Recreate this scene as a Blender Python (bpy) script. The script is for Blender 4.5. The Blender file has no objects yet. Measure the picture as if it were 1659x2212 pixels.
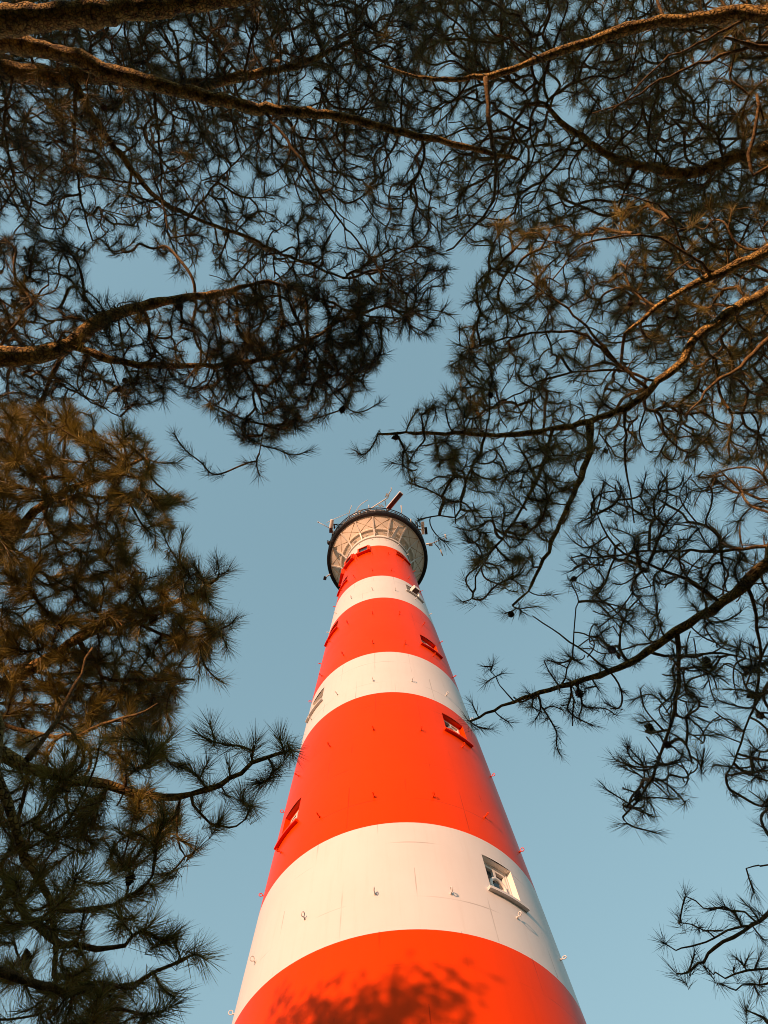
import bpy, bmesh, math, random
import numpy as np
from mathutils import Vector, Matrix
random.seed(7)
rng = np.random.default_rng(11)
sc = bpy.context.scene
COL = sc.collection
PI = math.pi
rad = math.radians

# ------------------------------------------------------------------ camera
CAMZ = 1.6
PITCH, YAW, ROLL = 1.2821247, 0.0513902, -0.1103632
FPX, CX, CY = 1400.0, 829.5, 1106.0            # photo measured on a 1659 x 2212 grid
f_ = Vector((math.sin(YAW)*math.cos(PITCH), math.cos(YAW)*math.cos(PITCH), math.sin(PITCH)))
r_ = Vector((math.cos(YAW), -math.sin(YAW), 0.0))
u_ = r_.cross(f_)
RT = r_*math.cos(ROLL) + u_*math.sin(ROLL)
UP = -r_*math.sin(ROLL) + u_*math.cos(ROLL)
CAM = Vector((0, 0, CAMZ))
cd = bpy.data.cameras.new('camera')
cam = bpy.data.objects.new('camera', cd)
COL.objects.link(cam)
M = Matrix.Identity(4)
for i in range(3):
    M[i][0], M[i][1], M[i][2], M[i][3] = RT[i], UP[i], -f_[i], CAM[i]
cam.matrix_world = M
cd.sensor_fit = 'VERTICAL'
cd.sensor_height = 24.0
cd.lens = 24.0*FPX/2212.0
cd.clip_end = 20000
cd.clip_start = 0.05
sc.camera = cam

def at(u, v, dep):
    """photo point -> place in the world at a distance along the view axis"""
    return CAM + (f_ + RT*((u-CX)/FPX) - UP*((v-CY)/FPX))*dep

def pix(P):
    d = Vector(P)-CAM
    k = d.dot(f_)
    return (CX+FPX*d.dot(RT)/k, CY-FPX*d.dot(UP)/k, k)

# ------------------------------------------------------------------ scene graph helpers
def link(o, parent=None):
    COL.objects.link(o)
    if parent is not None:
        o.parent = parent
    return o

def empty(name, loc, label, cat, group=None):
    o = bpy.data.objects.new(name, None)
    o.location = loc
    o.empty_display_size = 0.3
    link(o)
    o['label'] = label
    o['category'] = cat
    if group:
        o['group'] = group
    return o

class MB:
    """collects simple solids, links them as ONE mesh"""
    def __init__(s):
        s.v, s.f, s.m, s.sm = [], [], [], []
    def add(s, vs, fs, mi=0, smooth=False):
        b = len(s.v)
        s.v.extend([tuple(x) for x in vs])
        s.f.extend([tuple(i+b for i in q) for q in fs])
        s.m.extend([mi]*len(fs))
        s.sm.extend([smooth]*len(fs))
    def hexa(s, p, mi=0):          # 8 corners: bottom ring 0-3 , top ring 4-7
        s.add(p, [(3,2,1,0),(4,5,6,7),(0,1,5,4),(1,2,6,5),(2,3,7,6),(3,0,4,7)], mi)
    def box(s, c, ax, ay, az, mi=0):
        c, ax, ay, az = Vector(c), Vector(ax), Vector(ay), Vector(az)
        s.hexa([c-ax-ay-az, c+ax-ay-az, c+ax+ay-az, c-ax+ay-az, c-ax-ay+az, c+ax-ay+az, c+ax+ay+az, c-ax+ay+az], mi)
    def bar(s, a, b, w, h, mi=0, up=(0,0,1)):
        a, b = Vector(a), Vector(b)
        d = b-a
        L = d.length
        d.normalize()
        x = d.cross(Vector(up))
        if x.length < 1e-4:
            x = d.cross(Vector((1,0,0)))
        x.normalize()
        y = x.cross(d)
        s.box((a+b)/2, d*(L/2), x*(w/2), y*(h/2), mi)
    def tube(s, pts, radii, n=6, mi=0, cap=True):
        v, f = tube_arrays(np.array([tuple(p) for p in pts], float), np.broadcast_to(np.array(radii, float), (len(pts),)), n)
        fs = [tuple(q) for q in f]
        if cap:
            fs.append(tuple(range(n))[::-1])
            fs.append(tuple(range(len(v)-n, len(v))))
        s.add(v, fs, mi, True)
    def torus(s, c, nrm, R, r, n=20, k=6, mi=0):
        c, nrm = Vector(c), Vector(nrm).normalized()
        a = nrm.cross(Vector((0.3,0.2,0.9))).normalized()
        b = nrm.cross(a)
        vs, fs = [], []
        for i in range(n):
            t = 2*PI*i/n
            d = a*math.cos(t)+b*math.sin(t)
            for j in range(k):
                q = 2*PI*j/k
                vs.append(c+d*(R+r*math.cos(q))+nrm*(r*math.sin(q)))
        for i in range(n):
            for j in range(k):
                fs.append((i*k+j, ((i+1)%n)*k+j, ((i+1)%n)*k+(j+1)%k, i*k+(j+1)%k))
        s.add(vs, fs, mi, True)
    def build(s, name, mats, parent=None, origin=None):
        me = bpy.data.meshes.new(name)
        o3 = Vector(origin) if origin is not None else None
        vs = [tuple(Vector(p)-o3) for p in s.v] if o3 is not None else s.v
        me.from_pydata(vs, [], s.f)
        if not isinstance(mats, (list, tuple)):
            mats = [mats]
        for m in mats:
            me.materials.append(m)
        me.polygons.foreach_set('material_index', s.m)
        me.polygons.foreach_set('use_smooth', s.sm)
        me.update()
        o = bpy.data.objects.new(name, me)
        if o3 is not None:
            o.location = o3
        return link(o, parent)

def tube_arrays(P, R, n):
    """rings along a polyline with a carried frame"""
    m = len(P)
    T = np.gradient(P, axis=0)
    T /= np.linalg.norm(T, axis=1, keepdims=True)+1e-9
    x = np.cross(T[0], (0.13, 0.2, 0.97))
    if np.linalg.norm(x) < 0.05:
        x = np.cross(T[0], (1, 0, 0))
    X = np.zeros((m, 3))
    for i in range(m):
        x = x - T[i]*x.dot(T[i])
        x = x/(np.linalg.norm(x)+1e-9)
        X[i] = x
    Y = np.cross(T, X)
    t = np.arange(n)*2*PI/n
    V = P[:,None,:] + R[:,None,None]*(X[:,None,:]*np.cos(t)[None,:,None] + Y[:,None,:]*np.sin(t)[None,:,None])
    V = V.reshape(-1, 3)
    i = np.arange(m-1)[:,None]*n
    j = np.arange(n)[None,:]
    k = (np.arange(n)+1)[None,:] % n
    F = np.stack([i+j, i+k, i+n+k, i+n+j], -1).reshape(-1, 4)
    return V, F

# ------------------------------------------------------------------ materials
def mat(name, rgb, rough=0.6, spec=0.5, **kw):
    m = bpy.data.materials.new(name)
    m.use_nodes = True
    b = m.node_tree.nodes['Principled BSDF']
    b.inputs['Base Color'].default_value = (*rgb, 1)
    b.inputs['Roughness'].default_value = rough
    b.inputs['Specular IOR Level'].default_value = spec
    for k, v in kw.items():
        b.inputs[k].default_value = v
    return m

class NT:
    def __init__(s, m):
        s.t = m.node_tree
        s.b = s.t.nodes['Principled BSDF']
    def n(s, ty, **kw):
        x = s.t.nodes.new(ty)
        for k, v in kw.items():
            if k.startswith('i_'):
                x.inputs[int(k[2:]) if k[2:].isdigit() else k[2:]].default_value = v
            else:
                setattr(x, k, v)
        return x
    def l(s, a, b):
        s.t.links.new(a, b)
    def math(s, op, a, b=None, clamp=False):
        x = s.n('ShaderNodeMath', operation=op, use_clamp=clamp)
        for i, q in enumerate((a, b)):
            if q is None:
                continue
            if isinstance(q, (int, float)):
                x.inputs[i].default_value = q
            else:
                s.l(q, x.inputs[i])
        return x.outputs[0]
    def mix(s, fac, a, b):
        x = s.n('ShaderNodeMix', data_type='RGBA')
        for sock, q in ((x.inputs['Factor'], fac), (x.inputs['A'], a), (x.inputs['B'], b)):
            if isinstance(q, (int, float)):
                sock.default_value = q
            elif isinstance(q, tuple):
                sock.default_value = (*q, 1)
            else:
                s.l(q, sock)
        return x.outputs['Result']

ROW0, ROWH = 10.705+CAMZ, 3.0962               # rows of bolted plates (one eye bolt row per drum)
EYE_A0, EYE_DA = rad(-7.165), rad(24.0)

def paint(name, rgb, dark, rough):
    """gloss paint on riveted plate: faint broken seams, runs of dirt, uneven gloss"""
    m = mat(name, rgb, rough, 0.06)
    t = NT(m)
    tc = t.n('ShaderNodeTexCoord')
    sp = t.n('ShaderNodeSeparateXYZ')
    t.l(tc.outputs['Object'], sp.inputs[0])
    x, y, z = sp.outputs
    ang = t.math('ARCTAN2', x, t.math('MULTIPLY', y, -1.0))
    colf = t.math('DIVIDE', ang, EYE_DA)
    row = t.math('DIVIDE', t.math('SUBTRACT', z, ROW0-0.9), ROWH/2)
    rowi = t.math('FLOOR', row)
    shift = t.math('MULTIPLY', t.math('MODULO', rowi, 2.0), 0.5)
    cf = t.math('FRACT', t.math('ADD', t.math('ADD', colf, shift), 20.25))
    rf = t.math('FRACT', t.math('ADD', row, 20.0))
    # distance in metres to the seams, warped a little
    nz = t.n('ShaderNodeTexNoise', i_Scale=1.3, i_Detail=3.0)
    t.l(tc.outputs['Object'], nz.inputs['Vector'])
    wob = t.math('MULTIPLY', t.math('SUBTRACT', nz.outputs['Fac'], 0.5), 0.03)
    dv = t.math('MULTIPLY', t.math('ABSOLUTE', t.math('SUBTRACT', cf, 0.5)), 1.35)
    dh = t.math('MULTIPLY', t.math('ABSOLUTE', t.math('SUBTRACT', rf, 0.5)), ROWH/2)
    dv = t.math('ABSOLUTE', t.math('ADD', dv, wob))
    dh = t.math('ABSOLUTE', t.math('ADD', dh, wob))
    d = t.math('MINIMUM', dv, dh)
    line = t.n('ShaderNodeMapRange', interpolation_type='SMOOTHSTEP')
    t.l(d, line.inputs['Value'])
    line.inputs['From Min'].default_value = 0.004
    line.inputs['From Max'].default_value = 0.016
    line.inputs['To Min'].default_value = 1.0
    line.inputs['To Max'].default_value = 0.0
    msk = t.n('ShaderNodeTexNoise', i_Scale=0.75, i_Detail=2.0)
    t.l(tc.outputs['Object'], msk.inputs['Vector'])
    mr = t.n('ShaderNodeMapRange', interpolation_type='SMOOTHSTEP')
    t.l(msk.outputs['Fac'], mr.inputs['Value'])
    mr.inputs['From Min'].default_value = 0.45
    mr.inputs['From Max'].default_value = 0.66
    seam = t.math('MULTIPLY', line.outputs[0], mr.outputs[0])
    # vertical runs
    mp = t.n('ShaderNodeMapping')
    mp.inputs['Scale'].default_value = (7.0, 7.0, 0.22)
    t.l(tc.outputs['Object'], mp.inputs['Vector'])
    st = t.n('ShaderNodeTexNoise', i_Scale=1.0, i_Detail=5.0, i_Roughness=0.7)
    t.l(mp.outputs[0], st.inputs['Vector'])
    sr = t.n('ShaderNodeMapRange', interpolation_type='SMOOTHSTEP')
    t.l(st.outputs['Fac'], sr.inputs['Value'])
    sr.inputs['From Min'].default_value = 0.48
    sr.inputs['From Max'].default_value = 0.80
    bl = t.n('ShaderNodeTexNoise', i_Scale=0.5, i_Detail=6.0, i_Roughness=0.6)
    t.l(tc.outputs['Object'], bl.inputs['Vector'])
    c1 = t.mix(t.math('MULTIPLY', sr.outputs[0], 0.16), rgb, dark)
    blr = t.math('MULTIPLY', t.math('SUBTRACT', bl.outputs['Fac'], 0.42, True), 0.5)
    c2 = t.mix(blr, c1, dark)
    c3 = t.mix(t.math('MULTIPLY', seam, 0.45), c2, tuple(q*0.35 for q in dark))
    t.l(c3, t.b.inputs['Base Color'])
    rr = t.math('ADD', t.math('MULTIPLY', bl.outputs['Fac'], 0.16), rough-0.08)
    t.l(rr, t.b.inputs['Roughness'])
    bu = t.n('ShaderNodeBump', i_Strength=0.35, i_Distance=0.012)
    pl = t.n('ShaderNodeTexNoise', i_Scale=1.1, i_Detail=2.0)
    t.l(tc.outputs['Object'], pl.inputs['Vector'])
    t.l(t.math('SUBTRACT', t.math('MULTIPLY', pl.outputs['Fac'], 2.2), t.math('MULTIPLY', seam, 0.5)), bu.inputs['Height'])
    t.l(bu.outputs[0], t.b.inputs['Normal'])
    return m

RED = paint('red_paint', (0.80, 0.052, 0.0), (0.50, 0.028, 0.001), 0.34)
WHITE = paint('white_paint', (0.66, 0.648, 0.63), (0.50, 0.42, 0.36), 0.40)
WHITE_METAL = mat('white_metal', (0.72, 0.70, 0.66), 0.45)
REVEAL_LIT = mat('lit_reveal_white', (0.84, 0.80, 0.74), 0.5)  # wall white made lighter, painting bounced light into the recesses
CREAM = mat('cream_soffit', (0.90, 0.83, 0.72), 0.6)
TAN = mat('tan_line', (0.56, 0.41, 0.25), 0.7)
BLACK = mat('black_metal', (0.018, 0.02, 0.024), 0.5)
GREY = mat('grey_metal', (0.30, 0.31, 0.32), 0.45)
DARK_BROWN = mat('dark_brown', (0.10, 0.045, 0.035), 0.6)
GLASS = mat('window_glass', (0.05, 0.055, 0.06), 0.08, 0.6)
BLIND = mat('window_blind', (0.34, 0.30, 0.26), 0.8)

def bark(name, a, b, scale, bump):
    m = mat(name, a, 0.85, 0.25)
    t = NT(m)
    tc = t.n('ShaderNodeTexCoord')
    n1 = t.n('ShaderNodeTexNoise', i_Scale=scale, i_Detail=5.0, i_Roughness=0.65)
    t.l(tc.outputs['Object'], n1.inputs['Vector'])
    v = t.n('ShaderNodeTexVoronoi', i_Scale=scale*2.2)
    v.feature = 'DISTANCE_TO_EDGE'
    t.l(tc.outputs['Object'], v.inputs['Vector'])
    cr = t.n('ShaderNodeMapRange')
    t.l(v.outputs['Distance'], cr.inputs['Value'])
    cr.inputs['From Max'].default_value = 0.16
    mr = t.n('ShaderNodeMapRange')
    t.l(n1.outputs['Fac'], mr.inputs['Value'])
    mr.inputs['From Min'].default_value = 0.36
    mr.inputs['From Max'].default_value = 0.60
    c = t.mix(mr.outputs[0], a, b)
    c = t.mix(t.math('MULTIPLY', t.math('SUBTRACT', 1.0, cr.outputs[0]), 0.5), c, tuple(q*0.25 for q in a))
    t.l(c, t.b.inputs['Base Color'])
    bu = t.n('ShaderNodeBump', i_Strength=0.9, i_Distance=bump)
    t.l(t.math('ADD', t.math('MULTIPLY', cr.outputs[0], 0.7), n1.outputs['Fac']), bu.inputs['Height'])
    t.l(bu.outputs[0], t.b.inputs['Normal'])
    return m
BARK = bark('pine_bark', (0.085, 0.054, 0.028), (0.70, 0.48, 0.145), 16.0, 0.02)
TWIG = bark('twig_bark', (0.085, 0.058, 0.030), (0.34, 0.225, 0.085), 40.0, 0.003)
CONE = mat('pine_cone', (0.07, 0.042, 0.025), 0.8)

def needle_mat():
    m = bpy.data.materials.new('pine_needles')
    m.use_nodes = True
    nt = m.node_tree
    b = nt.nodes['Principled BSDF']
    b.inputs['Roughness'].default_value = 0.55
    b.inputs['Specular IOR Level'].default_value = 0.35
    t = NT(m)
    at_ = t.n('ShaderNodeAttribute', attribute_name='tone')
    c = t.mix(at_.outputs['Fac'], (0.010, 0.020, 0.014), (0.40, 0.315, 0.055))  # shade and sun painted in: near-black for shaded needles, gold for sunlit
    t.l(c, b.inputs['Base Color'])
    tr = t.n('ShaderNodeBsdfTranslucent')
    t.l(c, tr.inputs['Color'])
    ms = t.n('ShaderNodeMixShader')
    ms.inputs[0].default_value = 0.22
    t.l(b.outputs[0], ms.inputs[1])
    t.l(tr.outputs[0], ms.inputs[2])
    t.l(ms.outputs[0], nt.nodes['Material Output'].inputs['Surface'])
    return m
NEEDLE = needle_mat()

# ------------------------------------------------------------------ sky and sun
SUN_AZ = rad(-31.0)      # measured at the tower from the side that faces the camera
SUN_EL = rad(9.5)
SUNV = Vector((math.sin(SUN_AZ)*math.cos(SUN_EL), -math.cos(SUN_AZ)*math.cos(SUN_EL), math.sin(SUN_EL)))
w = bpy.data.worlds.new('World')
sc.world = w
w.use_nodes = True
nt = w.node_tree
bg = nt.nodes['Background']
sky = nt.nodes.new('ShaderNodeTexSky')
sky.sky_type = 'NISHITA'
sky.sun_disc = False
sky.sun_elevation = SUN_EL
sky.sun_rotation = math.atan2(SUNV.x, SUNV.y)
sky.altitude = 0
sky.air_density = 1.0
sky.dust_density = 0.3
sky.ozone_density = 1.0
hs = nt.nodes.new('ShaderNodeHueSaturation')
hs.inputs['Hue'].default_value = 0.472
hs.inputs['Saturation'].default_value = 1.75
hs.inputs['Value'].default_value = 2.4
gm = nt.nodes.new('ShaderNodeGamma')
gm.inputs['Gamma'].default_value = 0.36
nt.links.new(sky.outputs[0], gm.inputs['Color'])
nt.links.new(gm.outputs[0], hs.inputs['Color'])
nt.links.new(hs.outputs[0], bg.inputs['Color'])
bg.inputs['Strength'].default_value = 0.15
sd = bpy.data.lights.new('sun', 'SUN')
sd.energy = 5.0
sd.angle = rad(0.45)
sd.color = (1.0, 0.52, 0.30)
so = bpy.data.objects.new('sun', sd)
so.rotation_euler = (-SUNV).to_track_quat('-Z', 'Y').to_euler()
so.location = SUNV*60
link(so)
sc.view_settings.view_transform = 'Standard'
sc.view_settings.look = 'None'
sc.view_settings.gamma = 1.0
sc.view_settings.exposure = 0.30
sc.render.film_transparent = False
sc.cycles.filter_width = 0.95

# ------------------------------------------------------------------ ground
def ground():
    m = mat('heath_litter', (0.07, 0.05, 0.03), 0.95, 0.1)
    t = NT(m)
    tc = t.n('ShaderNodeTexCoord')
    n1 = t.n('ShaderNodeTexNoise', i_Scale=0.35, i_Detail=8.0)
    t.l(tc.outputs['Object'], n1.inputs['Vector'])
    mr = t.n('ShaderNodeMapRange')
    t.l(n1.outputs['Fac'], mr.inputs['Value'])
    mr.inputs['From Min'].default_value = 0.4
    mr.inputs['From Max'].default_value = 0.6
    t.l(t.mix(mr.outputs[0], (0.085, 0.060, 0.036), (0.050, 0.052, 0.024)), t.b.inputs['Base Color'])
    bm = MB()
    n, S = 60, 6000.0
    q = np.sign(np.linspace(-1,1,n+1))*np.abs(np.linspace(-1,1,n+1))**3*S
    vs = []
    for j in range(n+1):
        for i in range(n+1):
            r = math.hypot(q[i], q[j])
            h = 0.0 if r < 40 else min(1, (r-40)/80)*(2.0*math.sin(q[i]*0.021+1)*math.sin(q[j]*0.017+2)-1.0)
            vs.append((q[i], q[j], h))
    fs = [(j*(n+1)+i, j*(n+1)+i+1, (j+1)*(n+1)+i+1, (j+1)*(n+1)+i) for j in range(n) for i in range(n)]
    bm.add(vs, fs, 0, True)
    o = bm.build('ground', m)
    o['kind'] = 'structure'
ground()

# ------------------------------------------------------------------ lighthouse
TD = 15.25576                # distance to the tower axis
TR0, TB = 4.5, 0.0632442     # radius at eye height, taper per metre
TOPZ = 39.45+CAMZ             # where the gallery starts
def TRad(z):
    return TR0 - TB*(z-CAMZ)
AX = Vector((0, TD, 0))
def cyl(a, z, r):            # angle from the side that faces the camera, height, radius
    return Vector((r*math.sin(a), TD-r*math.cos(a), z))
def rdir(a):
    return Vector((math.sin(a), -math.cos(a), 0))
def tdir(a):
    return Vector((math.cos(a), math.sin(a), 0))
BANDS = [(0.0, 'w'), (5.2, 'r'), (9.769+CAMZ, 'w'), (12.783+CAMZ, 'r'), (19.116+CAMZ, 'w'), (22.234+CAMZ, 'r'),
         (28.152+CAMZ, 'w'), (31.382+CAMZ, 'r'), (37.144+CAMZ, 'w')]
def band(z):
    c = 'w'
    for z0, k in BANDS:
        if z >= z0-1e-6:
            c = k
    return c

LH = empty('lighthouse', AX, 'tall red and white striped lighthouse seen steeply from below', 'lighthouse')
def part(mb, name, mats, parent=LH):
    o = mb.build(name, mats, None, origin=None)
    o.parent = parent
    o.matrix_parent_inverse = Matrix.Translation(-AX) if parent is LH else parent_inv(parent)
    return o
def parent_inv(p):
    # p has the identity basis; cancel the chain so that world coordinates stay as authored
    return Matrix.Identity(4)

# windows: (edge angle, side the known edge is on, z of the bottom edge, height)
WW, WH = 0.90, 1.0
WINS = []
for k, z in enumerate((11.22, 17.46, 23.68, 29.92, 36.12)):
    z0 = z+CAMZ
    wd = WW/TRad(z0)
    WINS.append((rad(32.7), rad(32.7)+wd, z0, z0+ (WH if k < 4 else 0.72)))
for z in (14.42, 20.58, 26.80, 32.98):
    z0 = z+CAMZ
    wd = WW/TRad(z0)
    WINS.append((rad(-46.6)-wd, rad(-46.6), z0, z0+WH))

def tower_wall():
    A = set(np.round(np.linspace(-PI, PI, 145)[:-1], 6))
    Z = set(np.round(np.arange(0, TOPZ, 1.0), 4)) | {round(TOPZ, 4)} | {round(b[0], 4) for b in BANDS}
    wz = []
    for a0, a1, z0, z1 in WINS:
        A |= {round(a0, 6), round(a1, 6)}
        Z |= {round(z0, 4), round(z1, 4)}
    A, Z = sorted(A), sorted(Z)
    na = len(A)
    vs = [cyl(a, z, TRad(z)) - AX for z in Z for a in A]
    fs, ms = [], []
    for j in range(len(Z)-1):
        zc = (Z[j]+Z[j+1])/2
        for i in range(na):
            a, b = A[i], A[(i+1) % na]
            ac = (a+b)/2 if b > a else PI
            if any(w[0] < ac < w[1] and w[2] < zc < w[3] for w in WINS):
                continue
            fs.append((j*na+i, j*na+(i+1) % na, (j+1)*na+(i+1) % na, (j+1)*na+i))
            ms.append(0 if band(zc) == 'r' else 1)
    me = bpy.data.meshes.new('tower_wall')
    me.from_pydata([tuple(v) for v in vs], [], fs)
    me.materials.append(RED)
    me.materials.append(WHITE)
    me.polygons.foreach_set('material_index', ms)
    me.polygons.foreach_set('use_smooth', [True]*len(fs))
    me.normals_split_custom_set_from_vertices([tuple((Vector((v[0], v[1], 0)).normalized()+Vector((0,0,TB))).normalized()) for v in vs])
    me.update()
    return link(bpy.data.objects.new('tower_wall', me), LH)
tower_wall()

def local(mb):
    mb.v = [tuple(Vector(p)-AX) for p in mb.v]
    return mb

def lwin(win, k):
    a0, a1, z0, z1 = win
    DEP = 0.26
    pm = RED if band((z0+z1)/2) == 'r' else WHITE
    am = (a0+a1)/2
    def P(a, z, d):
        return cyl(a, z, TRad(z)-d)
    # reveal: four sides of the recess, with thickness
    mb = MB()
    e = 0.02
    ea = e/TRad(z0)
    def slab(q0, q1):        # quads at the front, offset outward copies
        mb.hexa([*q0, *q1])
    fr = [(a0, z0), (a1, z0), (a1, z1), (a0, z1)]
    out = [(a0-ea, z0-e), (a1+ea, z0-e), (a1+ea, z1+e), (a0-ea, z1+e)]
    for i in range(4):
        j = (i+1) % 4
        mb.hexa([P(*fr[i], 0.0015), P(*fr[j], 0.0015), P(*fr[j], DEP), P(*fr[i], DEP),
                 P(*out[i], 0.004), P(*out[j], 0.004), P(*out[j], DEP), P(*out[i], DEP)])
    W = local(mb).build('window', RED if pm is RED else REVEAL_LIT, LH)
    # frame with mullion, transom and the round porthole ring
    mb = MB()
    def fbox(x0, x1, y0, y1, d0, d1, mi=0):   # fractions of the opening
        A0, A1 = a0+(a1-a0)*x0, a0+(a1-a0)*x1
        Y0, Y1 = z0+(z1-z0)*y0, z0+(z1-z0)*y1
        mb.hexa([P(A0,Y0,d0), P(A1,Y0,d0), P(A1,Y0,d1), P(A0,Y0,d1), P(A0,Y1,d0), P(A1,Y1,d0), P(A1,Y1,d1), P(A0,Y1,d1)], mi)
    d0, d1 = DEP-0.10, DEP-0.02
    fbox(0, .06, 0, 1, d0-.02, d1, 1); fbox(.94, 1, 0, 1, d0-.02, d1, 1)
    fbox(.06, .94, .94, 1, d0-.02, d1, 1)
    fbox(.06, .13, 0, .94, d0, d1); fbox(.87, .94, 0, .94, d0, d1)
    fbox(.13, .87, .87, .94, d0, d1); fbox(.13, .87, 0, .10, d0, d1)
    fbox(.46, .54, .62, .87, d0+.01, d1); fbox(.13, .34, .34, .41, d0+.01, d1); fbox(.66, .87, .34, .41, d0+.01, d1)
    fbox(.46, .54, .10, .14, d0+.01, d1)
    mb.torus(P(am, z0+(z1-z0)*.38, d0+.005), rdir(am), 0.215, 0.038, 28, 8)
    local(mb).build('frame', [WHITE_METAL, pm], W)
    mb = MB()
    mb.add([P(a0,z0,DEP-.035), P(a1,z0,DEP-.035), P(a1,z1,DEP-.035), P(a0,z1,DEP-.035)], [(0,1,2,3)])
    local(mb).build('pane', GLASS, W)
    mb = MB()
    nb = 9
    for i in range(nb):      # slack blind a little behind the glass
        b0, b1 = a0+(a1-a0)*(.16+.76*i/nb), a0+(a1-a0)*(.16+.76*(i+1)/nb)
        dd = DEP+0.03+0.02*(i % 2)
        mb.add([P(b0,z0+.1,dd), P(b1,z0+.1,DEP+.03+.02*((i+1)%2)), P(b1,z1-.05,DEP+.03+.02*((i+1)%2)), P(b0,z1-.05,dd)], [(0,1,2,3)])
    local(mb).build('blind', BLIND, W)
    # sill
    mb = MB()
    so_ = 0.10/TRad(z0)
    n = 6
    for i in range(n):
        b0 = a0-so_+(a1-a0+2*so_)*i/n
        b1 = a0-so_+(a1-a0+2*so_)*(i+1)/n
        zt, zb = z0-0.021, z0-0.11
        mb.hexa([P(b0,zb,.02), P(b1,zb,.02), P(b1,zb,-.10), P(b0,zb,-.10), P(b0,zt,.02), P(b1,zt,.02), P(b1,zt-.015,-.10), P(b0,zt-.015,-.10)])
    s_ = local(mb).build('sill', pm, W)
for k, w_ in enumerate(WINS):
    lwin(w_, k)

# duct hood on one of the upper windows, with its mouth turned down
def duct():
    a0, a1, z0, z1 = WINS[3]
    a = a0+(a1-a0)*0.50
    R = TRad(z0)
    o = cyl(a, z0+.52, R-.10)
    X, Y, Z = tdir(a), rdir(a), Vector((0,0,1))
    mb = MB()
    w2, h2, dp = 0.17, 0.24, 0.36
    n = 8
    prof = []
    for i in range(n+1):
        t = PI/2*i/n
        prof.append((dp*0.35+dp*0.65*math.sin(t), h2*0.25+h2*0.75*math.cos(t)))
    prof = [(0, h2)] + prof + [(dp, -h2*0.75)]
    for sx in (-1, 1):
        ring = [o+X*(sx*w2)+Y*p+Z*q for p, q in prof]+[o+X*(sx*w2)+Y*0-Z*(h2*0.75)]
        ring2 = [o+X*(sx*(w2-.02))+Y*p+Z*q for p, q in prof]+[o+X*(sx*(w2-.02))-Z*(h2*0.75)]
        m_ = len(ring)
        mb.add(ring+ring2, [tuple(range(m_)) if sx > 0 else tuple(range(m_))[::-1], tuple(range(m_, 2*m_))[::-1] if sx > 0 else tuple(range(m_, 2*m_))]+[(i, (i+1)%m_, m_+(i+1)%m_, m_+i) for i in range(m_)])
    for i in range(len(prof)-1):
        (p0,q0),(p1,q1) = prof[i], prof[i+1]
        mb.add([o-X*w2+Y*p0+Z*q0, o+X*w2+Y*p0+Z*q0, o+X*w2+Y*p1+Z*q1, o-X*w2+Y*p1+Z*q1], [(3,2,1,0)])
    D = local(mb).build('duct_hood', WHITE_METAL, LH)
    mb = MB()
    mb.box(o+Y*(dp*.5)-Z*(h2*.55), X*(w2-.03), Y*(dp*.46), Z*.01)  # dark sheet standing in for the shaded inside of the open hood
    local(mb).build('mouth_shade', DARK_BROWN, D)
duct()

# eye bolts: 15 to a row, one row per drum; only the ones on the visible side
def eye_bolts():
    cols = [k for k in range(-3, 5)]
    protos = {}
    for kind, m in (('r', RED), ('w', WHITE)):
        mb = MB()
        mb.tube([(0,0.02,0), (0,-0.035,0)], 0.045, 8)
        mb.tube([(0,-0.03,0), (0,-0.10,0.01)], 0.022, 6)
        mb.torus((0,-0.165,0.045), (1,0,0), 0.075, 0.018, 18, 6)
        protos[kind] = mb
    meshes = {}
    for r in range(9):
        z = ROW0+ROWH*r
        if z > TOPZ-1.0:
            break
        for c in cols:
            a = EYE_A0+EYE_DA*c
            if abs(a) > rad(82):
                continue
            k = band(z)
            tw = rng.uniform(-0.5, 0.5)
            if k not in meshes:
                o = protos[k].build('eye_bolt', RED if k == 'r' else WHITE, LH)
                meshes[k] = o.data
            else:
                o = link(bpy.data.objects.new('eye_bolt', meshes[k]), LH)
            o.location = cyl(a, z, TRad(z))-AX
            o.rotation_euler = (rng.uniform(-.1,.1), rng.uniform(-.4,.4), a)
            o.scale = (.62,.62,.62)
    for c in cols:           # last short row under the gallery
        a = EYE_A0+EYE_DA*c
        z = ROW0+ROWH*9
        if abs(a) > rad(82) or z > TOPZ-.2:
            continue
        o = link(bpy.data.objects.new('eye_bolt', meshes['w']), LH)
        o.location = cyl(a, z, TRad(z))-AX
        o.rotation_euler = (0, 0, a)
        o.scale = (.62,.62,.62)
eye_bolts()

# boxed lookout windows just under the top
def boxes():
    for ac in (-20.5, -48.5, -77.0):
        a = rad(ac)
        zc = 36.62+CAMZ-.15
        R = TRad(zc)
        X, Y, Z = tdir(a), rdir(a), Vector((0,0,1))
        o = cyl(a, zc, R)
        mb = MB()
        w, h, dp = 0.36, 0.42, 0.16
        t = 0.10
        c0 = o+Y*(dp/2-.03)
        mb.box(c0+Z*(h-t/2), X*w, Y*(dp/2+.03), Z*(t/2))
        mb.box(c0-Z*(h-t/2), X*w, Y*(dp/2+.03), Z*(t/2))
        for s in (-1, 1):
            mb.box(c0+X*(s*(w-t/2)), X*(t/2), Y*(dp/2+.03), Z*(h-t))
        mb.box(o+Y*.06-Z*(h+.03), X*(w+.07), Y*.14, Z*.028)
        mb.box(o+Y*.03+X*(w+.055), X*.022, Y*.07, Z*(h-.01))
        B = local(mb).build('lookout_box', RED, LH)
        mb = MB()
        mb.box(o+Y*(dp*.55), X*(w-t-.003), Y*.006, Z*(h-t-.003))
        local(mb).build('pane', GLASS, B)
boxes()

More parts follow.
